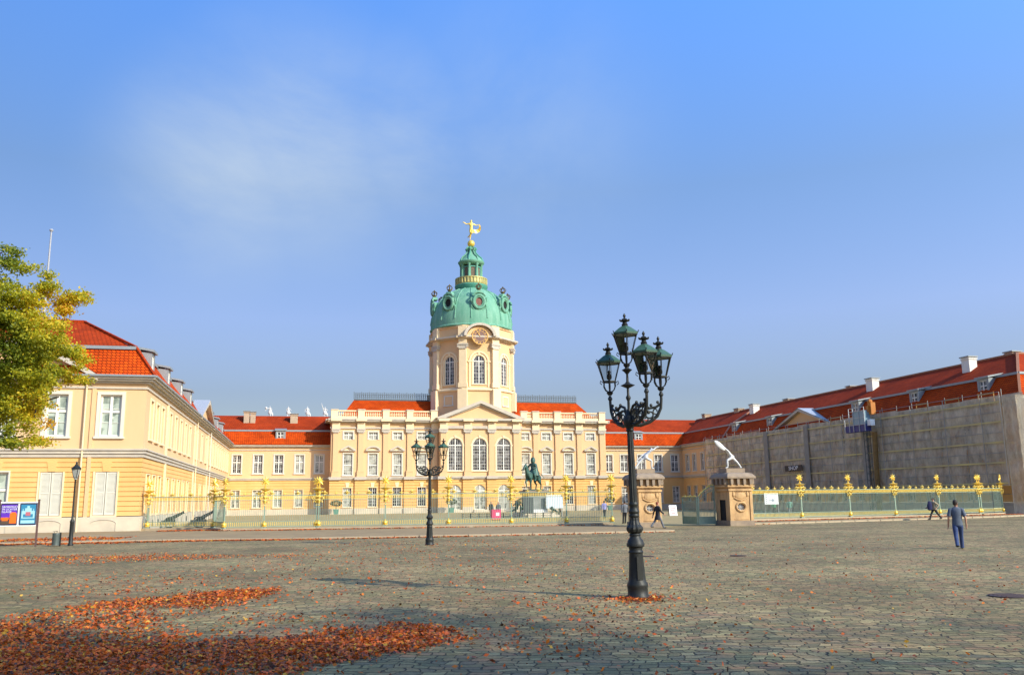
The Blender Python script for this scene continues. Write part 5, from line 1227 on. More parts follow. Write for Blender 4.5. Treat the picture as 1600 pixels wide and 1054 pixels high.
# ================================================================ STREET LAMPS
def lantern_mb(h=1.02,wt=.262,wb=.138):
    f=MB(); # frame: hexagonal
    zb,ze=.26,.66
    P=lambda r,k,z:(r*math.cos(PI/3*k+.26),r*math.sin(PI/3*k+.26),z)
    for k in range(6):
        f.bar(P(wb,k,zb),P(wt,k,ze),.016); f.bar(P(wb,k,zb),P(wb,k+1,zb),.028); f.bar(P(wt,k,ze),P(wt,k+1,ze),.03)
        f.tube([P(wb*.95,k,zb),P(wb*1.0,k,.16),P(wb*.72,k,.08),P(.03,k,.04)],.012,5)
        f.tube([P(wt,k,ze+.01),P(wt*1.1,k,ze+.03),P(wt*1.16,k,ze+.07)],.01,4)
    f.lathe([(.035,-.03),(.06,.0),(.075,.03),(.04,.06)],10)
    f.tube([(wb+.0,0,zb-.02),(wb+.06,0,zb+.02),(wb+.07,0,zb-.03),(wb+.03,0,zb-.06)],.01,5); f.tube([(-wb,0,zb-.02),(-wb-.06,0,zb+.02),(-wb-.07,0,zb-.03),(-wb-.03,0,zb-.06)],.01,5)
    # burner
    f.tube([(0,0,.05),(0,0,.36)],.012,6); f.lathe([(.02,.30),(.055,.33),(.06,.38),(.03,.44),(.045,.47),(.02,.5)],8)
    for k in range(2): f.tube([(.05*(-1)**k,0,.40),(.05*(-1)**k,0,ze)],.006,4)
    r=MB(); r.lathe([(wt*1.08,ze-.005),(wt*1.1,ze+.03),(wt*.8,ze+.09),(wt*.52,ze+.145),(.09,ze+.17),(.085,ze+.175)],6,ph=.26)
    c=MB(); c.lathe([(.075,ze+.175),(.06,ze+.2),(.07,ze+.215),(.05,ze+.235),(.045,ze+.27),(.10,ze+.285),(.105,ze+.305),(.05,ze+.32),(.03,ze+.34),(.018,ze+.37),(.03,ze+.39),(.032,ze+.405),(.006,ze+.455)],10)
    for k in range(8): a=PI/4*k; c.ball((.1*math.cos(a),.1*math.sin(a),ze+.31),.018,5,4)
    g=MB()
    for k in range(6): g.add([P(wb*.97,k,zb),P(wb*.97,k+1,zb),P(wt*.97,k+1,ze),P(wt*.97,k,ze)],[(0,1,2,3)])
    return f.mesh('lantern',iron,False),r.mesh('lantern_roof',ironG,False),c.mesh('chimney_cap',iron,True),g.mesh('glass',lglass,False)
LM=lantern_mb()
def lamp(loc,az,label,sc_=1.,tilt=0,name='street_lamp',group=None):
    t=thing(name,(0,0,0),label,'street lamp',group)
    base=MB(); pr=[(.225,0),(.225,.05),(.20,.08),(.198,.2),(.21,.24),(.205,.28),(.175,.33),(.165,.40),(.135,.85),(.138,.87),(.15,.89),(.138,.91),(.132,.93),(.14,.98),(.175,1.0),(.18,1.04),(.165,1.07),(.155,1.11),(.11,1.17),(.105,1.20),(.12,1.22),(.105,1.245)]
    base.lathe(pr,28); 
    for k in (2,6,10,14,18,22,26): pass
    base.build('base',iron,t,smooth=True)
    bd=MB(); 
    bd.box(-.055,.055,-.178,-.10,.36,.80); bd.build('access_door',iron,t,(0,0,0))
    bu=MB(); bu.lathe([(.10,1.245),(.155,1.29),(.17,1.335),(.165,1.37),(.12,1.42),(.092,1.50),(.085,1.56)],24,flute=.10); bu.build('fluted_bulb',iron,t)
    ri=MB(); ri.lathe([(.085,1.56),(.10,1.58),(.10,1.61),(.088,1.63),(.11,1.66),(.11,1.69),(.085,1.72),(.08,1.78),(.095,1.80),(.095,1.83),(.08,1.86)],20); ri.build('collar',iron,t,smooth=True)
    sh=MB(); sh.lathe([(.078,1.86),(.062,3.28)],24,flute=.12); sh.build('shaft',iron,t)
    ri=MB(); ri.lathe([(.068,3.28),(.085,3.30),(.07,3.33),(.10,3.38),(.13,3.46),(.12,3.55),(.07,3.62),(.05,3.68),(.03,3.75),(.026,3.9),(.05,3.95),(.05,3.98),(.026,4.02),(.024,4.16),(.09,4.19),(.15,4.22),(.06,4.26),(.028,4.3),(.022,4.45),(.06,4.5),(.11,4.54),(.04,4.58),(.03,4.62)],18); ri.build('capital',iron,t,smooth=True)
    def putl(x,y,z):
        o=link('lantern',LM[0],t,(x,y,z),0)
        for me in LM[1:]: q=bpy.data.objects.new(me.name,me); COL.objects.link(q); q.parent=o
    putl(0,0,4.62)
    for a in az:
        a=R(a); d=Vector((math.sin(a),-math.cos(a),0))
        m=MB(); Pq=lambda r,z:(d.x*r,d.y*r,z)
        m.tube([Pq(.05,3.42),Pq(.22,3.40),Pq(.42,3.46),Pq(.58,3.58),Pq(.66,3.74),Pq(.68,3.92),Pq(.68,4.08)],[.045,.042,.038,.036,.032,.03,.03],7)
        m.tube([Pq(.05,3.62),Pq(.16,3.78),Pq(.30,3.82),Pq(.42,3.74),Pq(.56,3.76),Pq(.65,3.82)],.03,6)
        def spiral(c,r0,turns,st,w_=.018):
            pts=[]
            for k in range(19):
                u=k/18; ang=st+turns*2*PI*u; rr=r0*(1-u*.75); pts.append(Pq(c[0]+rr*math.cos(ang),c[1]+rr*math.sin(ang)))
            m.tube(pts,[w_*1.2*(1-.3*k/18) for k in range(19)],5)
        spiral((.22,3.60),.14,1.3,0); spiral((.22,3.60),.12,-1.2,PI,.014); spiral((.43,3.62),.12,1.2,PI/2); spiral((.55,3.68),.08,-1.1,0,.014); spiral((.13,3.52),.08,1,0,.016); spiral((.34,3.52),.07,1,PI,.014)
        for c in ((.12,3.70),(.30,3.84),(.46,3.80),(.60,3.86)): m.ball(Pq(*c),.035,6,5); 
        for c in ((.3,3.46),(.5,3.52),(.4,3.66),(.17,3.5)): m.ball(Pq(*c),.042,6,4)
        m.lathe([(.03,3.98),(.05,4.0),(.05,4.03),(.03,4.06)],8,(d.x*.68,d.y*.68,0))
        m.build('arm',iron,t,smooth=True)
        putl(d.x*.68,d.y*.68,4.12)
    t.location=loc; t.scale=(sc_,)*3; t.rotation_euler=(0,tilt,0)
    return t
lamp((6.54,16.74,0),(11,78,-167),'tall black four lantern candelabra lamp on leaf ringed base, nearest to the camera',1.0,R(-.75),group='candelabra street lamps')
lamp((5.67,39.6,0),(90-8,-98,-8,172),'smaller looking black candelabra lamp standing on the cobbles in front of the palace',.905,0,group='candelabra street lamps')
# simple lamp at left
ls=thing('lamp_post',(-10.86,47.5,0),'slim single lantern lamp post beside the litter bin at left','street lamp')
L3=(-10.86,47.5,0)
MB().lathe([(.13,0),(.13,.06),(.10,.12),(.095,1.1),(.11,1.15),(.09,1.2),(.05,1.3),(.04,3.15),(.06,3.2),(.03,3.25)],14).build('pole',iron,ls,L3,smooth=True)
f=MB(); 
Pz=lambda r,k,z:(r*math.cos(PI/2*k+.6),r*math.sin(PI/2*k+.6),z)
for k in range(4): f.bar(Pz(.10,k,3.28),Pz(.22,k,3.72),.022); f.bar(Pz(.1,k,3.28),Pz(.1,k+1,3.28),.03); f.bar(Pz(.22,k,3.72),Pz(.22,k+1,3.72),.035)
f.lathe([(.25,3.73),(.14,3.84),(.08,3.88),(.08,3.92),(.04,3.95),(.05,4.0),(.01,4.1)],8); f.build('lantern',iron,ls,L3)
g=MB()
for k in range(4): g.add([Pz(.097,k,3.28),Pz(.097,k+1,3.28),Pz(.217,k+1,3.72),Pz(.217,k,3.72)],[(0,1,2,3)])
g.lathe([(.08,3.2),(.08,3.33)],8); g.build('glass',mat('milk_glass',(.35,.36,.33),.3),ls,L3)

# ================================================================ SMALL THINGS
bn=thing('litter_bin',(-11.45,47.2,0),'grey metal litter bin beside the slim lamp post','bin'); Lb=(-11.45,47.2,0)
MB().lathe([(.17,.05),(.17,.56),(.18,.6),(.17,.62)],18).build('bin_body',binm,bn,Lb,smooth=True)
MB().tube([(-.1,0,.6),(-.1,0,.70),(.02,0,.72),(.02,0,.6)],.012,5).box(-.17,.05,-.02,.02,.70,.715).build('lid_handle',iron,bn,Lb)
MB().box(.15,.22,-.03,.03,0,.66).build('support_post',iron,bn,Lb)
# poster board
pb=thing('poster_stand',(-13.3,47.6,0),'wooden frame with a dark purple poster and a turquoise poster at far left','poster stand'); Lp=(-13.3,47.6,0)
frame_m=mat('poster_frame',(.12,.06,.05),.7); 
MB().box(.82,.9,-.04,.04,0,2.25).box(-.9,-.82,-.04,.04,0,2.25).build('posts',frame_m,pb,Lp)
MB().box(-.82,.82,-.03,.0,.98,1.02).box(-.82,.82,-.03,0,2.08,2.14).box(-.82,.82,.0,.02,.98,2.1).build('backboard',whitep,pb,Lp)
def poster(x0_,x1_,z0_,z1_,parts,base,lines=None):
    m=MB(); m.box(x0_,x1_,-.045,-.031,z0_,z1_,0)
    for i,(a,b,c,d_,k) in enumerate(parts):
        W_=x1_-x0_;H_=z1_-z0_; m.box(x0_+a*W_,x0_+b*W_,-.050-.001*i,-.0455,z0_+c*H_,z0_+d_*H_,k)
    return m
ppm=[mat('p_navy',(.03,.02,.06),.5),mat('p_violet',(.12,.03,.45),.5),mat('p_orange',(.85,.16,.01),.5),mat('p_cyan',(.03,.22,.38),.5),mat('p_pale',(.35,.62,.66),.5),mat('p_rose',(.5,.15,.18),.5),mat('p_brown',(.10,.06,.04),.5)]
m=poster(-.79,-.04,1.03,2.06,[(.04,.96,.35,.95,1),(.04,.5,.25,.36,2),(.55,.95,.08,.55,2),(.6,.9,.55,.6,2),(.04,.54,.05,.2,6),(.1,.45,.2,.3,2)],0); m.build('poster',ppm,pb,Lp)
for i,tx in enumerate(('SANSSOUCI','IM LICHTER','GLANZ')): text_mesh(tx,.13,whitep,'poster_lettering',pb,Matrix.Translation((-.74,-.06,1.9-.12*i))@Matrix.Rotation(PI/2,4,'X'),.002,'LEFT')
m=poster(.06,.79,1.03,2.06,[(.05,.95,.05,.95,3),(.1,.9,.3,.65,4),(.3,.7,.65,.78,4),(.42,.58,.78,.88,4),(.2,.8,.35,.5,3),(.35,.65,.42,.6,5),(.08,.92,.08,.22,4),(.16,.2,.3,.75,4),(.8,.84,.3,.75,4)],0); m.build('poster',ppm,pb,Lp)
# magenta box
mg=thing('ticket_box',(18.5,84,0),'magenta display box with a white label in the courtyard behind the railing','box'); Lm=(18.5,84,0)
MB().box(-.48,.42,-.35,.35,.08,1.0).box(-.50,.44,-.37,.37,1.0,1.04).build('box_body',magenta,mg,Lm); MB().box(-.08,.26,-.365,-.352,.45,.75).build('label_plate',whitep,mg,Lm); MB().box(-.4,.36,-.3,.3,0,.08).build('box_foot',dark,mg,Lm)
# A-board
ab=thing('sandwich_board',(40.3,91.5,0),'white notice board with red print standing inside the gate','sign'); La=(40.3,91.5,0)
o=MB().box(-.45,.45,-.03,.0,.0,1.15).build('board',whitep,ab,La); o.rotation_euler=(R(-12),0,0)
m=MB()
for i,(a,b) in enumerate(((-.3,.25),(-.25,.3),(-.32,.2),(-.28,.3),(-.2,.25))): m.box(a,b,-.04,-.032,.95-.18*i,1.02-.18*i)
o=m.build('print',pinkt,ab,La); o.rotation_euler=(R(-12),0,0)
o=MB().box(-.45,-.40,.0,.04,0,1.15).box(.40,.45,0,.04,0,1.15).build('back_legs',steel,ab,(40.3,92.0,0)); o.rotation_euler=(R(14),0,0)
# white notice behind right railing
nb_=thing('notice_board',(42.95,75,0),'white notice board on posts behind the right railing next to the gate lodge','sign'); Ln=(42.95,75,0)
MB().box(-.73,.73,-.03,.03,1.22,2.25).build('board',whitep,nb_,Ln); MB().box(-.75,-.68,-.0,.06,0,2.3).box(.68,.75,0,.06,0,2.3).build('posts',steel,nb_,Ln)
m=MB(); m.prism([(.0,1.62),(.25,1.62),(.22,1.52),(.03,1.52)],-.045,-.032); m.box(.05,.2,-.045,-.032,1.68,1.72); 
for i in range(5): m.box(-.6,-.5,-.045,-.032,1.35+.17*i,1.38+.17*i)
m.box(-.25,.02,-.045,-.032,1.6,1.625); m.build('print',mat('print_blue',(.05,.10,.25),.6),nb_,Ln)
# manholes
def manhole(x,y,r,label):
    m=MB(); m.lathe([(r,.002),(r,.02),(r*.86,.022)],24,(0,0,0)); 
    for k in range(5): m.box(-r*.7,r*.7,-r*.6+k*r*.3-.02,-r*.6+k*r*.3+.02,.02,.028)
    tag(m.build('manhole_cover',mat('rusty_iron',(.07,.04,.035),.7,var=.4,vscale=6),None,(x,y,0)),label,'manhole cover')
manhole(13.3,14.65,.36,'rusty round manhole cover at the right edge of the cobbles'); manhole(14.3,27.35,.28,'small dark manhole cover on the cobbles below the gate'); manhole(11.45,28.3,.22,'tiny manhole cover just right of the near lamp post')
# tubs with clipped bay trees
def tubtree(x,y,label,s=1.):
    t=thing('potted_tree',(x,y,0),label,'potted tree','clipped trees in green tubs'); L=(x,y,0)
    m=MB(); m.lathe([(.42,.05),(.55,.75),(.58,.8),(.55,.82)],4,ph=PI/4); m.build('tub',tub,t,L)
    m=MB(); m.tube([(0,0,.7),(0,0,1.5)],.05,6); m.build('trunk',bark,t,L)
    n=900; c=rng.normal(size=(n,3)); c/=np.linalg.norm(c,axis=1)[:,None]; c*=(.7+.3*rng.random((n,1)))*np.array([.95,.95,.5])*s; c[:,2]+=1.75
    v,f_=leafquads(c,.10,.16); me=bpy.data.meshes.new('crown'); me.from_pydata(v.tolist(),[],f_.tolist()); me.materials.append(mat('bay_leaves',(.035,.06,.03),.7,col2=(.07,.11,.04),vscale=6)); link('crown',me,t,L)
def leafquads(c,smin,smax,flat=False):
    n=len(c); s=(smin+(smax-smin)*rng.random(n))[:,None]
    a=rng.normal(size=(n,3)); 
    if flat: a=np.stack([rng.normal(size=n),rng.normal(size=n),rng.normal(size=n)*.28],1)
    a/=np.linalg.norm(a,axis=1)[:,None]; b=rng.normal(size=(n,3))
    if flat: b[:,2]*=.28
    b-=a*(a*b).sum(1)[:,None]; b/=np.linalg.norm(b,axis=1)[:,None]
    v=np.stack([c-a*s*.5,c+b*s*.33,c+a*s*.55,c-b*s*.33],1).reshape(-1,3); f_=np.arange(4*n).reshape(-1,4); return v,f_
tubtree(5.5,141.6,'clipped dark tree in a green tub at the left end of the palace block'); tubtree(23.6,140.2,'clipped dark tree in a green tub left of the palace doors'); tubtree(50.9,141.6,'clipped dark tree in a green tub at the right end of the palace block')
tubtree(35.3,140.2,'clipped dark tree in a green tub right of the palace doors, behind the monument')
# cannons
def cannon(x,y,rz,label):
    t=thing('cannon',(x,y,0),label,'cannon','old cannons beside the left wing',rz); L=(x,y,0)
    m=MB(); m.lathe([(.10,-.1),(.17,0),(.15,.5),(.12,1.0),(.10,1.3),(.13,1.38),(.09,1.4)],12); o=m.build('barrel',iron,t,L,rz,smooth=True); o.rotation_euler=(0,R(62),0); o.location=(-.25,0,.62)
    for sy in (-1,1):
        m=MB(); m.tube([(.42*math.cos(a),0,.45+.42*math.sin(a)) for a in np.linspace(0,2*PI,17)],.05,6,cap=False)
        for k in range(8): a=PI/4*k; m.bar((0,0,.45),(.4*math.cos(a),0,.45+.4*math.sin(a)),.05)
        m.ball((0,0,.45),.1,8,6); o=m.build('wheel',iron,t,L,rz); o.location=(-.1,sy*.38,0)
    m=MB(); m.box(-.75,.25,-.3,.3,.28,.62); m.prism([(-.75,.3),(-.5,.62),(-1.2,.08),(-1.3,.08)],-.15,.15); o=m.build('carriage',mat('carriage_dark',(.04,.045,.05),.7),t,L,rz); o.location=(0,0,0)
cannon(-10.4,78.6,.1,'dark cannon pointing up right nearest the left wing corner'); cannon(-8.0,78,.35,'dark cannon pointing up right beside the curved railing')
# low chain railing around the monument
lr=thing('low_railing',(22,94,0),'low black post and chain railing left of the rider monument','railing'); Lr=(22,94,0)
m=MB()
for k in range(12): m.box(-5+k*.9-.05,-5+k*.9+.05,-.05,.05,0,.55)
m.build('posts',iron,lr,Lr); m=MB()
for k in range(11):
    for z in (.48,.25): m.tube([(-5+k*.9,0,z),(-5+k*.9+.45,0,z-.06),(-5+k*.9+.9,0,z)],.02,4)
m.build('chains',iron,lr,Lr)

# ================================================================ EQUESTRIAN MONUMENT
EM=(26.0,98,0)
em=thing('monument_pedestal',EM,'white stone monument pedestal with dark bronze captives below the bronze rider','monument')
MB().box(-2.3,2.3,-2.6,2.6,0,.25).box(-1.9,1.9,-2.3,2.3,.25,.5).build('steps',plinthm,em,EM)
MB().box(-1.0,1.0,-1.5,1.5,.85,2.5).build('die',mat('pedestal_grey',(.16,.17,.16),.7,col2=(.30,.31,.29),vscale=1.5),em,EM); MB().box(-1.2,1.2,-1.7,1.7,.5,.85).build('die_base',marble,em,EM)
MB().box(-1.15,1.15,-1.65,1.65,2.5,2.7).box(-1.3,1.3,-1.8,1.8,2.7,2.95).build('cap',sandD,em,EM)
for sx,sy in ((-1,-1),(1,-1),(-1,1),(1,1)):
    n={'pel':(0,0,.35,.2,.17),'bel':(0,-.06,.6,.19,.15),'che':(0,-.12,.85,.22,.17),'nk':(0,-.18,1.05,.08),'hd':(.05,-.24,1.2,.13),'lk':(-.28,-.5,.5,.11),'la':(-.3,-.45,.05,.07),'lt':(-.3,-.6,0,.06),'rk':(.25,-.45,.2,.11),'ra':(.1,-.8,.03,.07),'le':(-.4,.05,.75,.08),'lw':(-.2,.2,.5,.06),'re':(.4,-.1,.8,.08),'rw':(.3,-.4,.7,.06)}
    o=skin('captive',n,[('pel','bel'),('bel','che'),('che','nk'),('nk','hd'),('pel','lk'),('lk','la'),('la','lt'),('pel','rk'),('rk','ra'),('che','le'),('le','lw'),('che','re'),('re','rw')],'pel',bronze,em,(EM[0]+sx*1.45,EM[1]+sy*1.7,.5),0,1,1.15)
    o.rotation_euler=(0,0,(-.7 if sx<0 else .7) if sy<0 else (-2.4 if sx<0 else 2.4))
er=thing('equestrian_statue',(26.0,98,2.95),'green black bronze rider on a walking horse above the railing','statue'); Er=(26.0,98,2.95)
MB().box(-.85,.85,-1.6,1.5,0,.14).build('statue_base',bronze,er,Er)
RZ=R(-50)
H={'chest':(0,-.85,1.62,.40,.44),'mid':(0,-.1,1.58,.42,.43),'rump':(0,.75,1.68,.42,.44),'nk1':(0,-1.15,2.05,.24,.32),'nk2':(0,-1.35,2.5,.17,.24),'poll':(0,-1.5,2.78,.15,.17),'face':(0,-1.75,2.55,.12,.13),'muz':(0,-1.95,2.25,.09,.10),
 'lf1':(-.22,-.9,1.25,.19),'lf2':(-.22,-1.2,.98,.11),'lf3':(-.22,-1.05,.55,.075),'lf4':(-.22,-1.12,.42,.10),
 'rf1':(.22,-.85,1.25,.19),'rf2':(.22,-.85,.75,.11),'rf3':(.22,-.85,.25,.075),'rf4':(.22,-.93,.14,.11),
 'lh1':(-.23,.75,1.25,.25),'lh2':(-.24,.6,.98,.15),'lh3':(-.24,.95,.7,.09),'lh4':(-.24,.85,.28,.07),'lh5':(-.24,.78,.14,.11),
 'rh1':(.23,.78,1.25,.25),'rh2':(.24,.85,.95,.15),'rh3':(.24,1.2,.7,.09),'rh4':(.24,1.15,.28,.07),'rh5':(.24,1.05,.14,.11),
 't1':(0,1.15,1.85,.10),'t2':(0,1.38,1.5,.13),'t3':(0,1.42,.95,.12),'t4':(0,1.5,.6,.05),'e1':(-.08,-1.45,2.98,.04),'e2':(.08,-1.45,2.98,.04)}
skin('horse',H,[('chest','mid'),('mid','rump'),('chest','nk1'),('nk1','nk2'),('nk2','poll'),('poll','face'),('face','muz'),('chest','lf1'),('lf1','lf2'),('lf2','lf3'),('lf3','lf4'),('chest','rf1'),('rf1','rf2'),('rf2','rf3'),('rf3','rf4'),('rump','lh1'),('lh1','lh2'),('lh2','lh3'),('lh3','lh4'),('lh4','lh5'),('rump','rh1'),('rh1','rh2'),('rh2','rh3'),('rh3','rh4'),('rh4','rh5'),('rump','t1'),('t1','t2'),('t2','t3'),('t3','t4'),('poll','e1'),('poll','e2')],'mid',bronze,er,Er,RZ,2)
Rd={'pel':(0,-.05,2.18,.24,.2),'bel':(0,-.05,2.5,.23,.19),'che':(0,-.05,2.85,.29,.22),'nk':(0,-.07,3.2,.10),'hd':(0,-.1,3.45,.17),'ht':(0,-.08,3.66,.17),
 'lk':(-.5,-.45,1.85,.17),'la':(-.55,-.3,1.2,.10),'lt':(-.58,-.6,1.1,.09),'rk':(.5,-.45,1.85,.17),'ra':(.55,-.3,1.2,.10),'rt':(.58,-.6,1.1,.09),
 'ls':(-.3,-.05,3.0,.13),'le':(-.6,-.2,2.65,.11),'lw':(-.85,-.55,2.5,.08),'lb':(-1.15,-.8,2.3,.05),'rs':(.3,-.05,3.0,.13),'re':(.52,-.1,2.62,.11),'rw':(.3,-.55,2.5,.08)}
skin('rider',Rd,[('pel','bel'),('bel','che'),('che','nk'),('nk','hd'),('hd','ht'),('pel','lk'),('lk','la'),('la','lt'),('pel','rk'),('rk','ra'),('ra','rt'),('che','ls'),('ls','le'),('le','lw'),('lw','lb'),('che','rs'),('rs','re'),('re','rw')],'pel',bronze,er,Er,RZ,2)
m=MB(); m.lathe([(.27,3.1),(.38,2.85),(.46,2.4),(.58,2.0),(.66,1.7),(.55,1.65)],14,(0,.22,0),sy=.8); m.lathe([(.16,3.25),(.26,3.2),(.28,3.45),(.2,3.72),(.08,3.8)],10,(0,.0,0)); m.build('cloak_and_wig',bronze,er,Er,RZ,smooth=True)
m=MB(); m.tube([(.45,.2,2.2),(.75,.7,1.75),(.85,1.0,1.35)],[.04,.035,.02],5); m.build('sword',bronze,er,Er,RZ)
# white panel next to the monument
hb_=thing('info_panel',(27.9,97.0,0),'large white hoarding panel beside the rider monument behind the railing','panel'); Lh=(27.9,96.0,0)
MB().box(-.95,1.0,-.04,.04,.95,2.45).build('panel',mat('panel_blue_white',(.62,.68,.74),.5),hb_,Lh); MB().box(-.9,-.83,0,.07,0,2.4).box(.85,.92,0,.07,0,2.4).build('legs',steel,hb_,Lh)
hb2=thing('info_panel',(24.6,94.8,0),'dark grey information panel left of the rider monument behind the railing','panel'); Lh=(24.6,94.8,0)
MB().box(-.6,.5,-.04,.04,.45,2.2).build('panel',mat('panel_dark',(.06,.07,.075),.6,var=.3,vscale=2),hb2,Lh); MB().box(-.6,-.53,0,.07,0,2.2).box(.43,.5,0,.07,0,2.2).build('legs',steel,hb2,Lh)

# ================================================================ PEOPLE
AR=lambda lx,ly,lz,wx,wy,wz:((lx,ly,lz),(wx,wy,wz))
figure('person','person in blue grey t-shirt and jeans walking away across the cobbles',(23.2,27.6,0),PI-.62,1.78,((22,6),(-16,26)),clothG,denim,hairD,headturn=-.5,arms=(AR(-.27,.05,1.12,-.28,-.04,.87),AR(.27,.05,1.12,.29,-.06,.88)))
figure('person','person with red hair in a long dark coat striding right past the gate',(22.75,54.2,0),PI/2+.15,1.76,((26,4),(-24,16)),blackc,greyc,hairR,coat=blackc,sleeves='long',longcoat=True,arms=(AR(-.25,-.1,1.13,-.26,-.3,.98),AR(.25,.12,1.12,.26,.2,.88)))
figure('person','person in beige jacket carrying a dark coat, hurrying left along the right railing',(47.3,58.6,0.03),-PI/2-.1,1.72,((28,6),(-28,14)),beigec,blackc,hairD,coat=beigec,sleeves='long',arms=(AR(-.3,-.2,1.2,-.25,-.42,1.05),AR(.3,.22,1.2,.3,.05,1.0)),lean=.04)
t=thing('carried_coat',(46.9,58.55,.75),'dark navy coat carried by the person hurrying left','coat'); MB().lathe([(.1,0),(.2,.05),(.22,.4),(.14,.66),(.05,.7)],8,sy=.6).build('cloth',navy,t,(46.9,58.55,.75),smooth=True)
figure('person','person in grey jacket and dark trousers leaning beside the railing behind the near lamp',(24.85,65.8,0),PI,1.75,((14,0),(10,0)),greyc,blackc,hairD,coat=greyc,sleeves='long',lean=-.05)
figure('person','person in a lilac top and black trousers walking away in the courtyard',(30.0,85.2,0),PI+.1,1.74,((6,4),(-6,10)),lilacc,blackc,hairD,sleeves='long')
figure('person','person in black standing behind the magenta box',(20.9,97.5,0),.3,1.75,None,blackc,blackc,hairD,coat=blackc,sleeves='long')
figure('person','person in grey brown coat beside the one in black behind the magenta box',(21.9,98.2,0),-.6,1.7,None,greyc,greyc,hairR,coat=greyc,sleeves='long')
figure('person','person in dark coat right of the white panel by the monument',(29.3,98.6,0),-PI/2,1.75,((10,4),(-10,8)),blackc,blackc,hairR,coat=blackc,sleeves='long')
figure('person','person in a green jacket behind the right railing near the notice board',(45.6,79.2,0),.2,1.78,None,greenc,blackc,hairD,coat=greenc,sleeves='long')
figure('person','person in grey green jacket right of the one in green behind the right railing',(46.9,78.5,0),-.4,1.68,((8,4),(-8,8)),tub,greyc,hairR,coat=tub,sleeves='long')

# ================================================================ TREES
def tree(name,base,h0,branches,clumps,label,dens,smin,smax,cols,tr=.24):
    t=thing(name,base,label,'tree')
    m=MB()
    for pts,rs in branches: m.tube(pts,rs,8)
    m.build('trunk',bark,t,base,smooth=True)
    cs=[]
    for (x,y,z,r) in clumps:
        n=int(dens*r*r*4); c=rng.normal(size=(n,3))*np.array([1,1,.55])*(.075+.07*r)
        # sub clumps
        k=max(4,int(r*r*40)); sub=rng.normal(size=(k,3)); sub/=np.linalg.norm(sub,axis=1)[:,None]; sub*=(rng.random((k,1))**.42)*r*np.array([.98,1.0,.85])*(1+.2*rng.normal(size=(k,1)))
        idx=rng.integers(0,k,n); cc=sub[idx]+c
        cs.append(cc+np.array([x,y,z]))
    c=np.concatenate(cs); v,f_=leafquads(c,smin,smax)
    me=bpy.data.meshes.new('crown'); nv=len(v); nf=len(f_)
    me.vertices.add(nv); me.vertices.foreach_set('co',v.ravel()); me.loops.add(nf*4); me.loops.foreach_set('vertex_index',f_.ravel()); me.polygons.add(nf); me.polygons.foreach_set('loop_start',np.arange(0,nf*4,4)); me.polygons.foreach_set('loop_total',np.full(nf,4))
    me.update(calc_edges=True); me.validate()
    for cc in cols: me.materials.append(cc)
    # colour by clump noise
    ph_=np.sin(c[:,0]*1.9+1.3)+np.sin(c[:,1]*2.3)+np.sin(c[:,2]*2.7+c[:,0])+rng.normal(size=len(c))*.9 + (c[:,0]-c[:,0].mean())*.35*(1 if name else 0)
    q=np.clip(np.digitize(ph_,[-.7,.6,1.9,3.2]),0,len(cols)-1); me.polygons.foreach_set('material_index',q.astype(np.int32))
    link('crown',me,t,base); return t
def leafmat(name,c,tr=.45):
    m=bpy.data.materials.new(name); m.use_nodes=True; t=m.node_tree; p=t.nodes['Principled BSDF']; p.inputs['Base Color'].default_value=(*c,1); p.inputs['Roughness'].default_value=.6
    ts=N(t,'ShaderNodeBsdfTranslucent'); ts.inputs[0].default_value=(*[x*1.3 for x in c],1); mx=N(t,'ShaderNodeMixShader',ins={0:tr}); o=t.nodes['Material Output']
    t.links.new(p.outputs[0],mx.inputs[1]); t.links.new(ts.outputs[0],mx.inputs[2]); t.links.new(mx.outputs[0],o.inputs[0]); return m
LC=[leafmat('leaf_green',(.15,.20,.015)),leafmat('leaf_olive',(.32,.33,.018)),leafmat('leaf_yellowgreen',(.50,.46,.02)),leafmat('leaf_yellow',(.68,.50,.02)),leafmat('leaf_orange',(.66,.34,.02))]
cl_=[(-6.99,7.75,.3),(-6.57,7.6,.22),(-6.45,6.6,.68),(-5.66,6.77,.45),(-6.59,5.58,.81),(-5.85,5.68,.81),(-5.25,5.4,.32),(-6.2,4.85,.55),(-5.75,4.75,.3),(-6.55,4.1,.6),(-6.1,4.0,.25),(-5.75,4.2,.12),(-6.4,3.3,.35),(-5.95,3.35,.2),(-7.77,6.9,1.29),(-7.57,4.67,1.29),(-8.84,5.81,1.45),(-8.41,4.08,1.13),(-9.58,6.82,1.29),(-9.72,4.63,1.29),(-8.66,7.93,.97),(-7.75,7.9,.55)]
cl3=[]
for x,z,r in cl_:
    if x>-7.2:
        for _ in range(2): a_=random.uniform(0,6.28); cl3.append((x+r*.95*math.cos(a_)*(1 if x<-5.6 else .4),22+random.uniform(-.9,.9),z+r*.9*math.sin(a_),r*.5))
    cl3.append((x,22+random.uniform(-.5,.5),z,r))
    if x<-7.0: cl3.append((x+random.uniform(-.4,.4),22+random.choice((-1.6,1.6)),z,r*.9))
B0=(-9.1,22.,0)
loc_=lambda p:(p[0]-B0[0],p[1]-B0[1],p[2])
br=[([(0,0,0),(.05,0,1.2),(0,.1,2.6),(-.05,.1,4.5),(0,0,6.5),(0.1,0,8)],[.32,.25,.21,.17,.10,.04])]
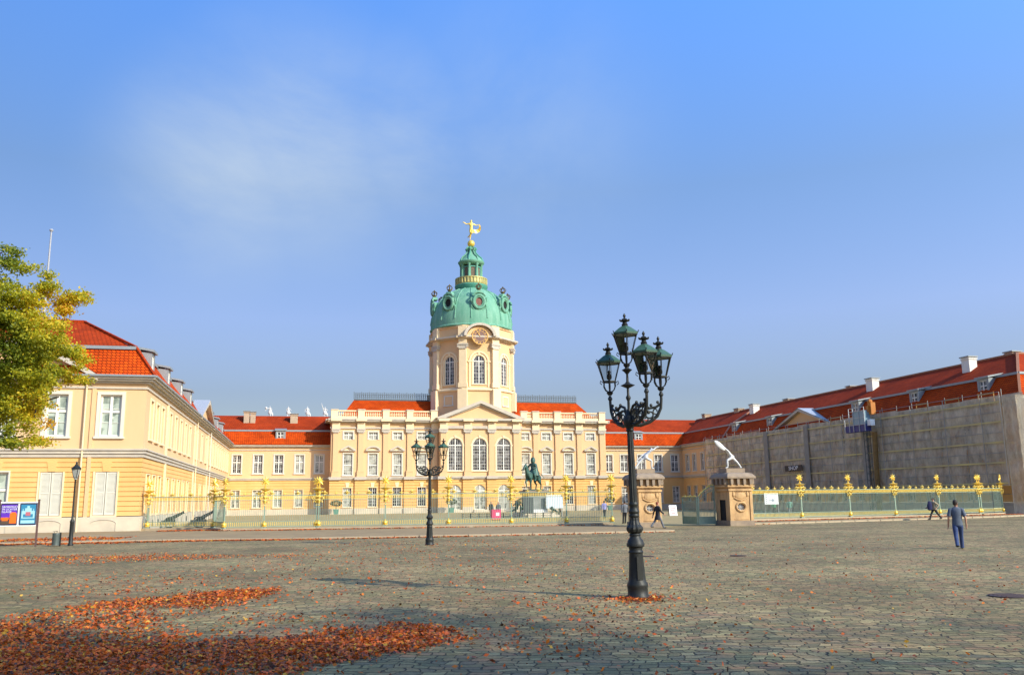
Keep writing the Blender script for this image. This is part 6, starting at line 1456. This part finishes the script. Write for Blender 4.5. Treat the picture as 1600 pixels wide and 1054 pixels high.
for tx,ty,tz in ((-6.0,22,6.7),(-5.3,22.1,5.5),(-5.5,21.9,4.4),(-6.2,22,3.5),(-7.0,22,7.8),(-10.5,22.5,7),(-10.8,21.5,4.8),(-8.5,23.6,5.5),(-8.5,20.5,5.6)):
    s0=Vector((0,.1,max(2.3,tz-1.6))); e0=Vector(loc_((tx,ty,tz))); mid=s0.lerp(e0,.5)+Vector((0,0,.25)); br.append(([s0,mid,e0],[.10,.06,.018]))
    for k in range(5):
        q=s0.lerp(e0,.4+.12*k)+Vector((0,0,.15)); br.append(([q,q+Vector((random.uniform(-.2,.5),random.uniform(-.4,.4),random.uniform(-.5,.5)))],[.025,.008]))
tree('tree',B0,0,br,[(x-B0[0],y-B0[1],z,r) for x,y,z,r in cl3],'autumn tree with yellow green leaves reaching in at the left edge',2300,.035,.085,LC)
# trees beside and behind the photographer whose shade falls on the near cobbles
def shade_tree(bx,by,h,label,R_=4.1,dens=125):
    cl=[(random.uniform(-R_,R_)*.75,random.uniform(-R_,R_)*.75,h+random.uniform(-1.8,2.2),random.uniform(.9,1.9)) for _ in range(30)]
    br=[([(0,0,0),(.1,.1,h*.5),(0,0,h+1)],[.3,.22,.08])]+[([(0,0,h*.5),((c[0])*.5,c[1]*.5,(h*.6+c[2])/2),c[:3]],[.1,.07,.02]) for c in cl[:10]]
    tree('tree',(bx,by,0),0,br,cl,label,dens,.16,.26,LC)
shade_tree(16.0,-7.5,14.5,'tall autumn tree behind the photographer to the right, shading the cobbles',5.2,60)
shade_tree(10.5,-7.0,12.,'autumn tree behind the photographer shading the heaped leaf litter',4.6,60)
shade_tree(27.0,-13.0,17.,'very tall thin tree added out of view at far right to dim the near cobbles',6.0,14)  # unseen sparse tree, put in to spread soft shade over the near ground

# ================================================================ FALLEN LEAVES
rc=Vector((.972,-.234)); fc=Vector((.234,.972))
pts=[]
def patch(cx,cy,ru,rv_,n,sharp=1.):
    n=int(n*1.6)
    r=np.sqrt(rng.random(n))**sharp; a=rng.random(n)*2*PI
    # ragged edge
    r=r*(1+.22*np.sin(a*3+cx)+.15*np.sin(a*7+cy)+rng.normal(size=n)*.10)
    u=r*np.cos(a)*ru; v=r*np.sin(a)*rv_
    pts.append(np.stack([cx+u*rc.x+v*fc.x,cy+u*rc.y+v*fc.y],1))
patch(-1.55,19.9,1.0,1.7,1300); patch(-1.2,20.3,.8,.9,700); patch(-2.2,19.2,1.0,1.1,450); patch(-3.3,19.3,.8,.9,420); patch(-2.7,18.3,1.5,1.4,330)
patch(-3.9,15.6,1.8,3.0,2600); patch(-4.4,14.2,1.2,1.8,1500); patch(-1.85,12.35,2.1,1.3,4200); patch(.2,12.3,1.2,1.15,2100); patch(.9,12.8,1.15,1.2,2000); patch(1.62,13.6,.62,.85,1000); patch(-2.6,12.9,1.2,1.2,1300); patch(-3.2,12.0,1.3,1.1,1900)
patch(6.5,16.55,.42,.40,330); patch(6.45,16.5,.8,.6,130)
patch(-.5,14.6,2.6,2.0,420); patch(3.2,12.6,2.0,1.5,200); patch(-4,24,3,4,420); patch(-8.4,35.8,5.5,2.6,1500); patch(-4.5,35,5,1.6,900); patch(5.5,15.8,1.5,2,180)
n=11000; u=rng.uniform(-9,17,n); v=8.5+rng.random(n)**1.3*36; keep=rng.random(n)<np.clip(.95-.055*(u+4),.22,1); u=u[keep];v=v[keep]
pts.append(np.stack([u*rc.x+v*fc.x,u*rc.y+v*fc.y],1))
P2=np.concatenate(pts); n=len(P2)
z=.012+rng.random(n)*.03; c=np.concatenate([P2,z[:,None]],1)
def leafmesh(name,c,smin,smax,mats,probs,label):
    v,f_=leafquads(c,smin,smax,True); me=bpy.data.meshes.new(name); me.from_pydata(v.tolist(),[],f_.tolist())
    for m in mats: me.materials.append(m)
    me.polygons.foreach_set('material_index',rng.choice(len(mats),len(f_),p=probs).astype(np.int32)); o=link(name,me); return tag(o,label,'leaves',kind='stuff')
FM=[leafmat('dry_leaf_rust',(.52,.095,.008),.15),leafmat('dry_leaf_brown',(.22,.05,.012),.1),leafmat('dry_leaf_orange',(.62,.17,.014),.2),leafmat('dry_leaf_yellow',(.58,.33,.04),.2),leafmat('dry_leaf_dark',(.07,.025,.012),.1)]
leafmesh('fallen_leaves',c,.028,.088,FM,[.38,.22,.24,.06,.10],'rust and orange fallen leaves scattered and heaped on the near cobbles')
pts=[]
def strip(a,b,wd,n,z=.0):
    t_=rng.random(n); d=np.array(b)-np.array(a); nn=np.array([-d[1],d[0]])/np.hypot(*d); dens=(np.sin(t_*9+a[0])+np.sin(t_*23+a[1]))*.25
    off=rng.normal(size=n)*wd*(1+dens); pts.append(np.concatenate([np.array(a)+t_[:,None]*d+off[:,None]*nn,np.full((n,1),z+.03)],1))
strip((-30,50.3),(-15,50.2),.5,1500); strip((-15,50.3),(-5.7,49.9),.45,2600); strip((-5.7,49.8),(1,48.2),.22,1500); strip((1,48.2),(9,47.7),.10,600); strip((9,47.7),(21,47.6),.08,350)
strip((-16,54),(-9.5,53.5),1.3,1500,.08); strip((-9.6,66.5),(-6.5,66.2),.4,900,.08); strip((-6.2,66.3),(-4.6,64.4),.3,500,.08); strip((-4.5,64.1),(-1.5,63.4),.2,350,.08); strip((-1.4,63.4),(1.4,63.2),.25,700,.08)
strip((1.4,63.1),(9,62.2),.14,700,.08); strip((9.3,62.0),(11.3,61.9),.2,160,.08); strip((11,61.9),(21.6,60.5),.1,350,.08); strip((31.5,61.4),(44,63.9),.16,900,.08); strip((44,64.1),(60,67.5),.18,1100,.08); strip((60,67.2),(64,68.2),.3,600,.08); strip((32,60.8),(60,66),.1,300,.08); strip((30.9,57),(62,65.5),.12,400,.01)
leafmesh('leaf_drift',np.concatenate(pts),.09,.16,FM,[.42,.22,.26,.04,.06],'reddish leaf drifts along the kerbs and railing plinths')
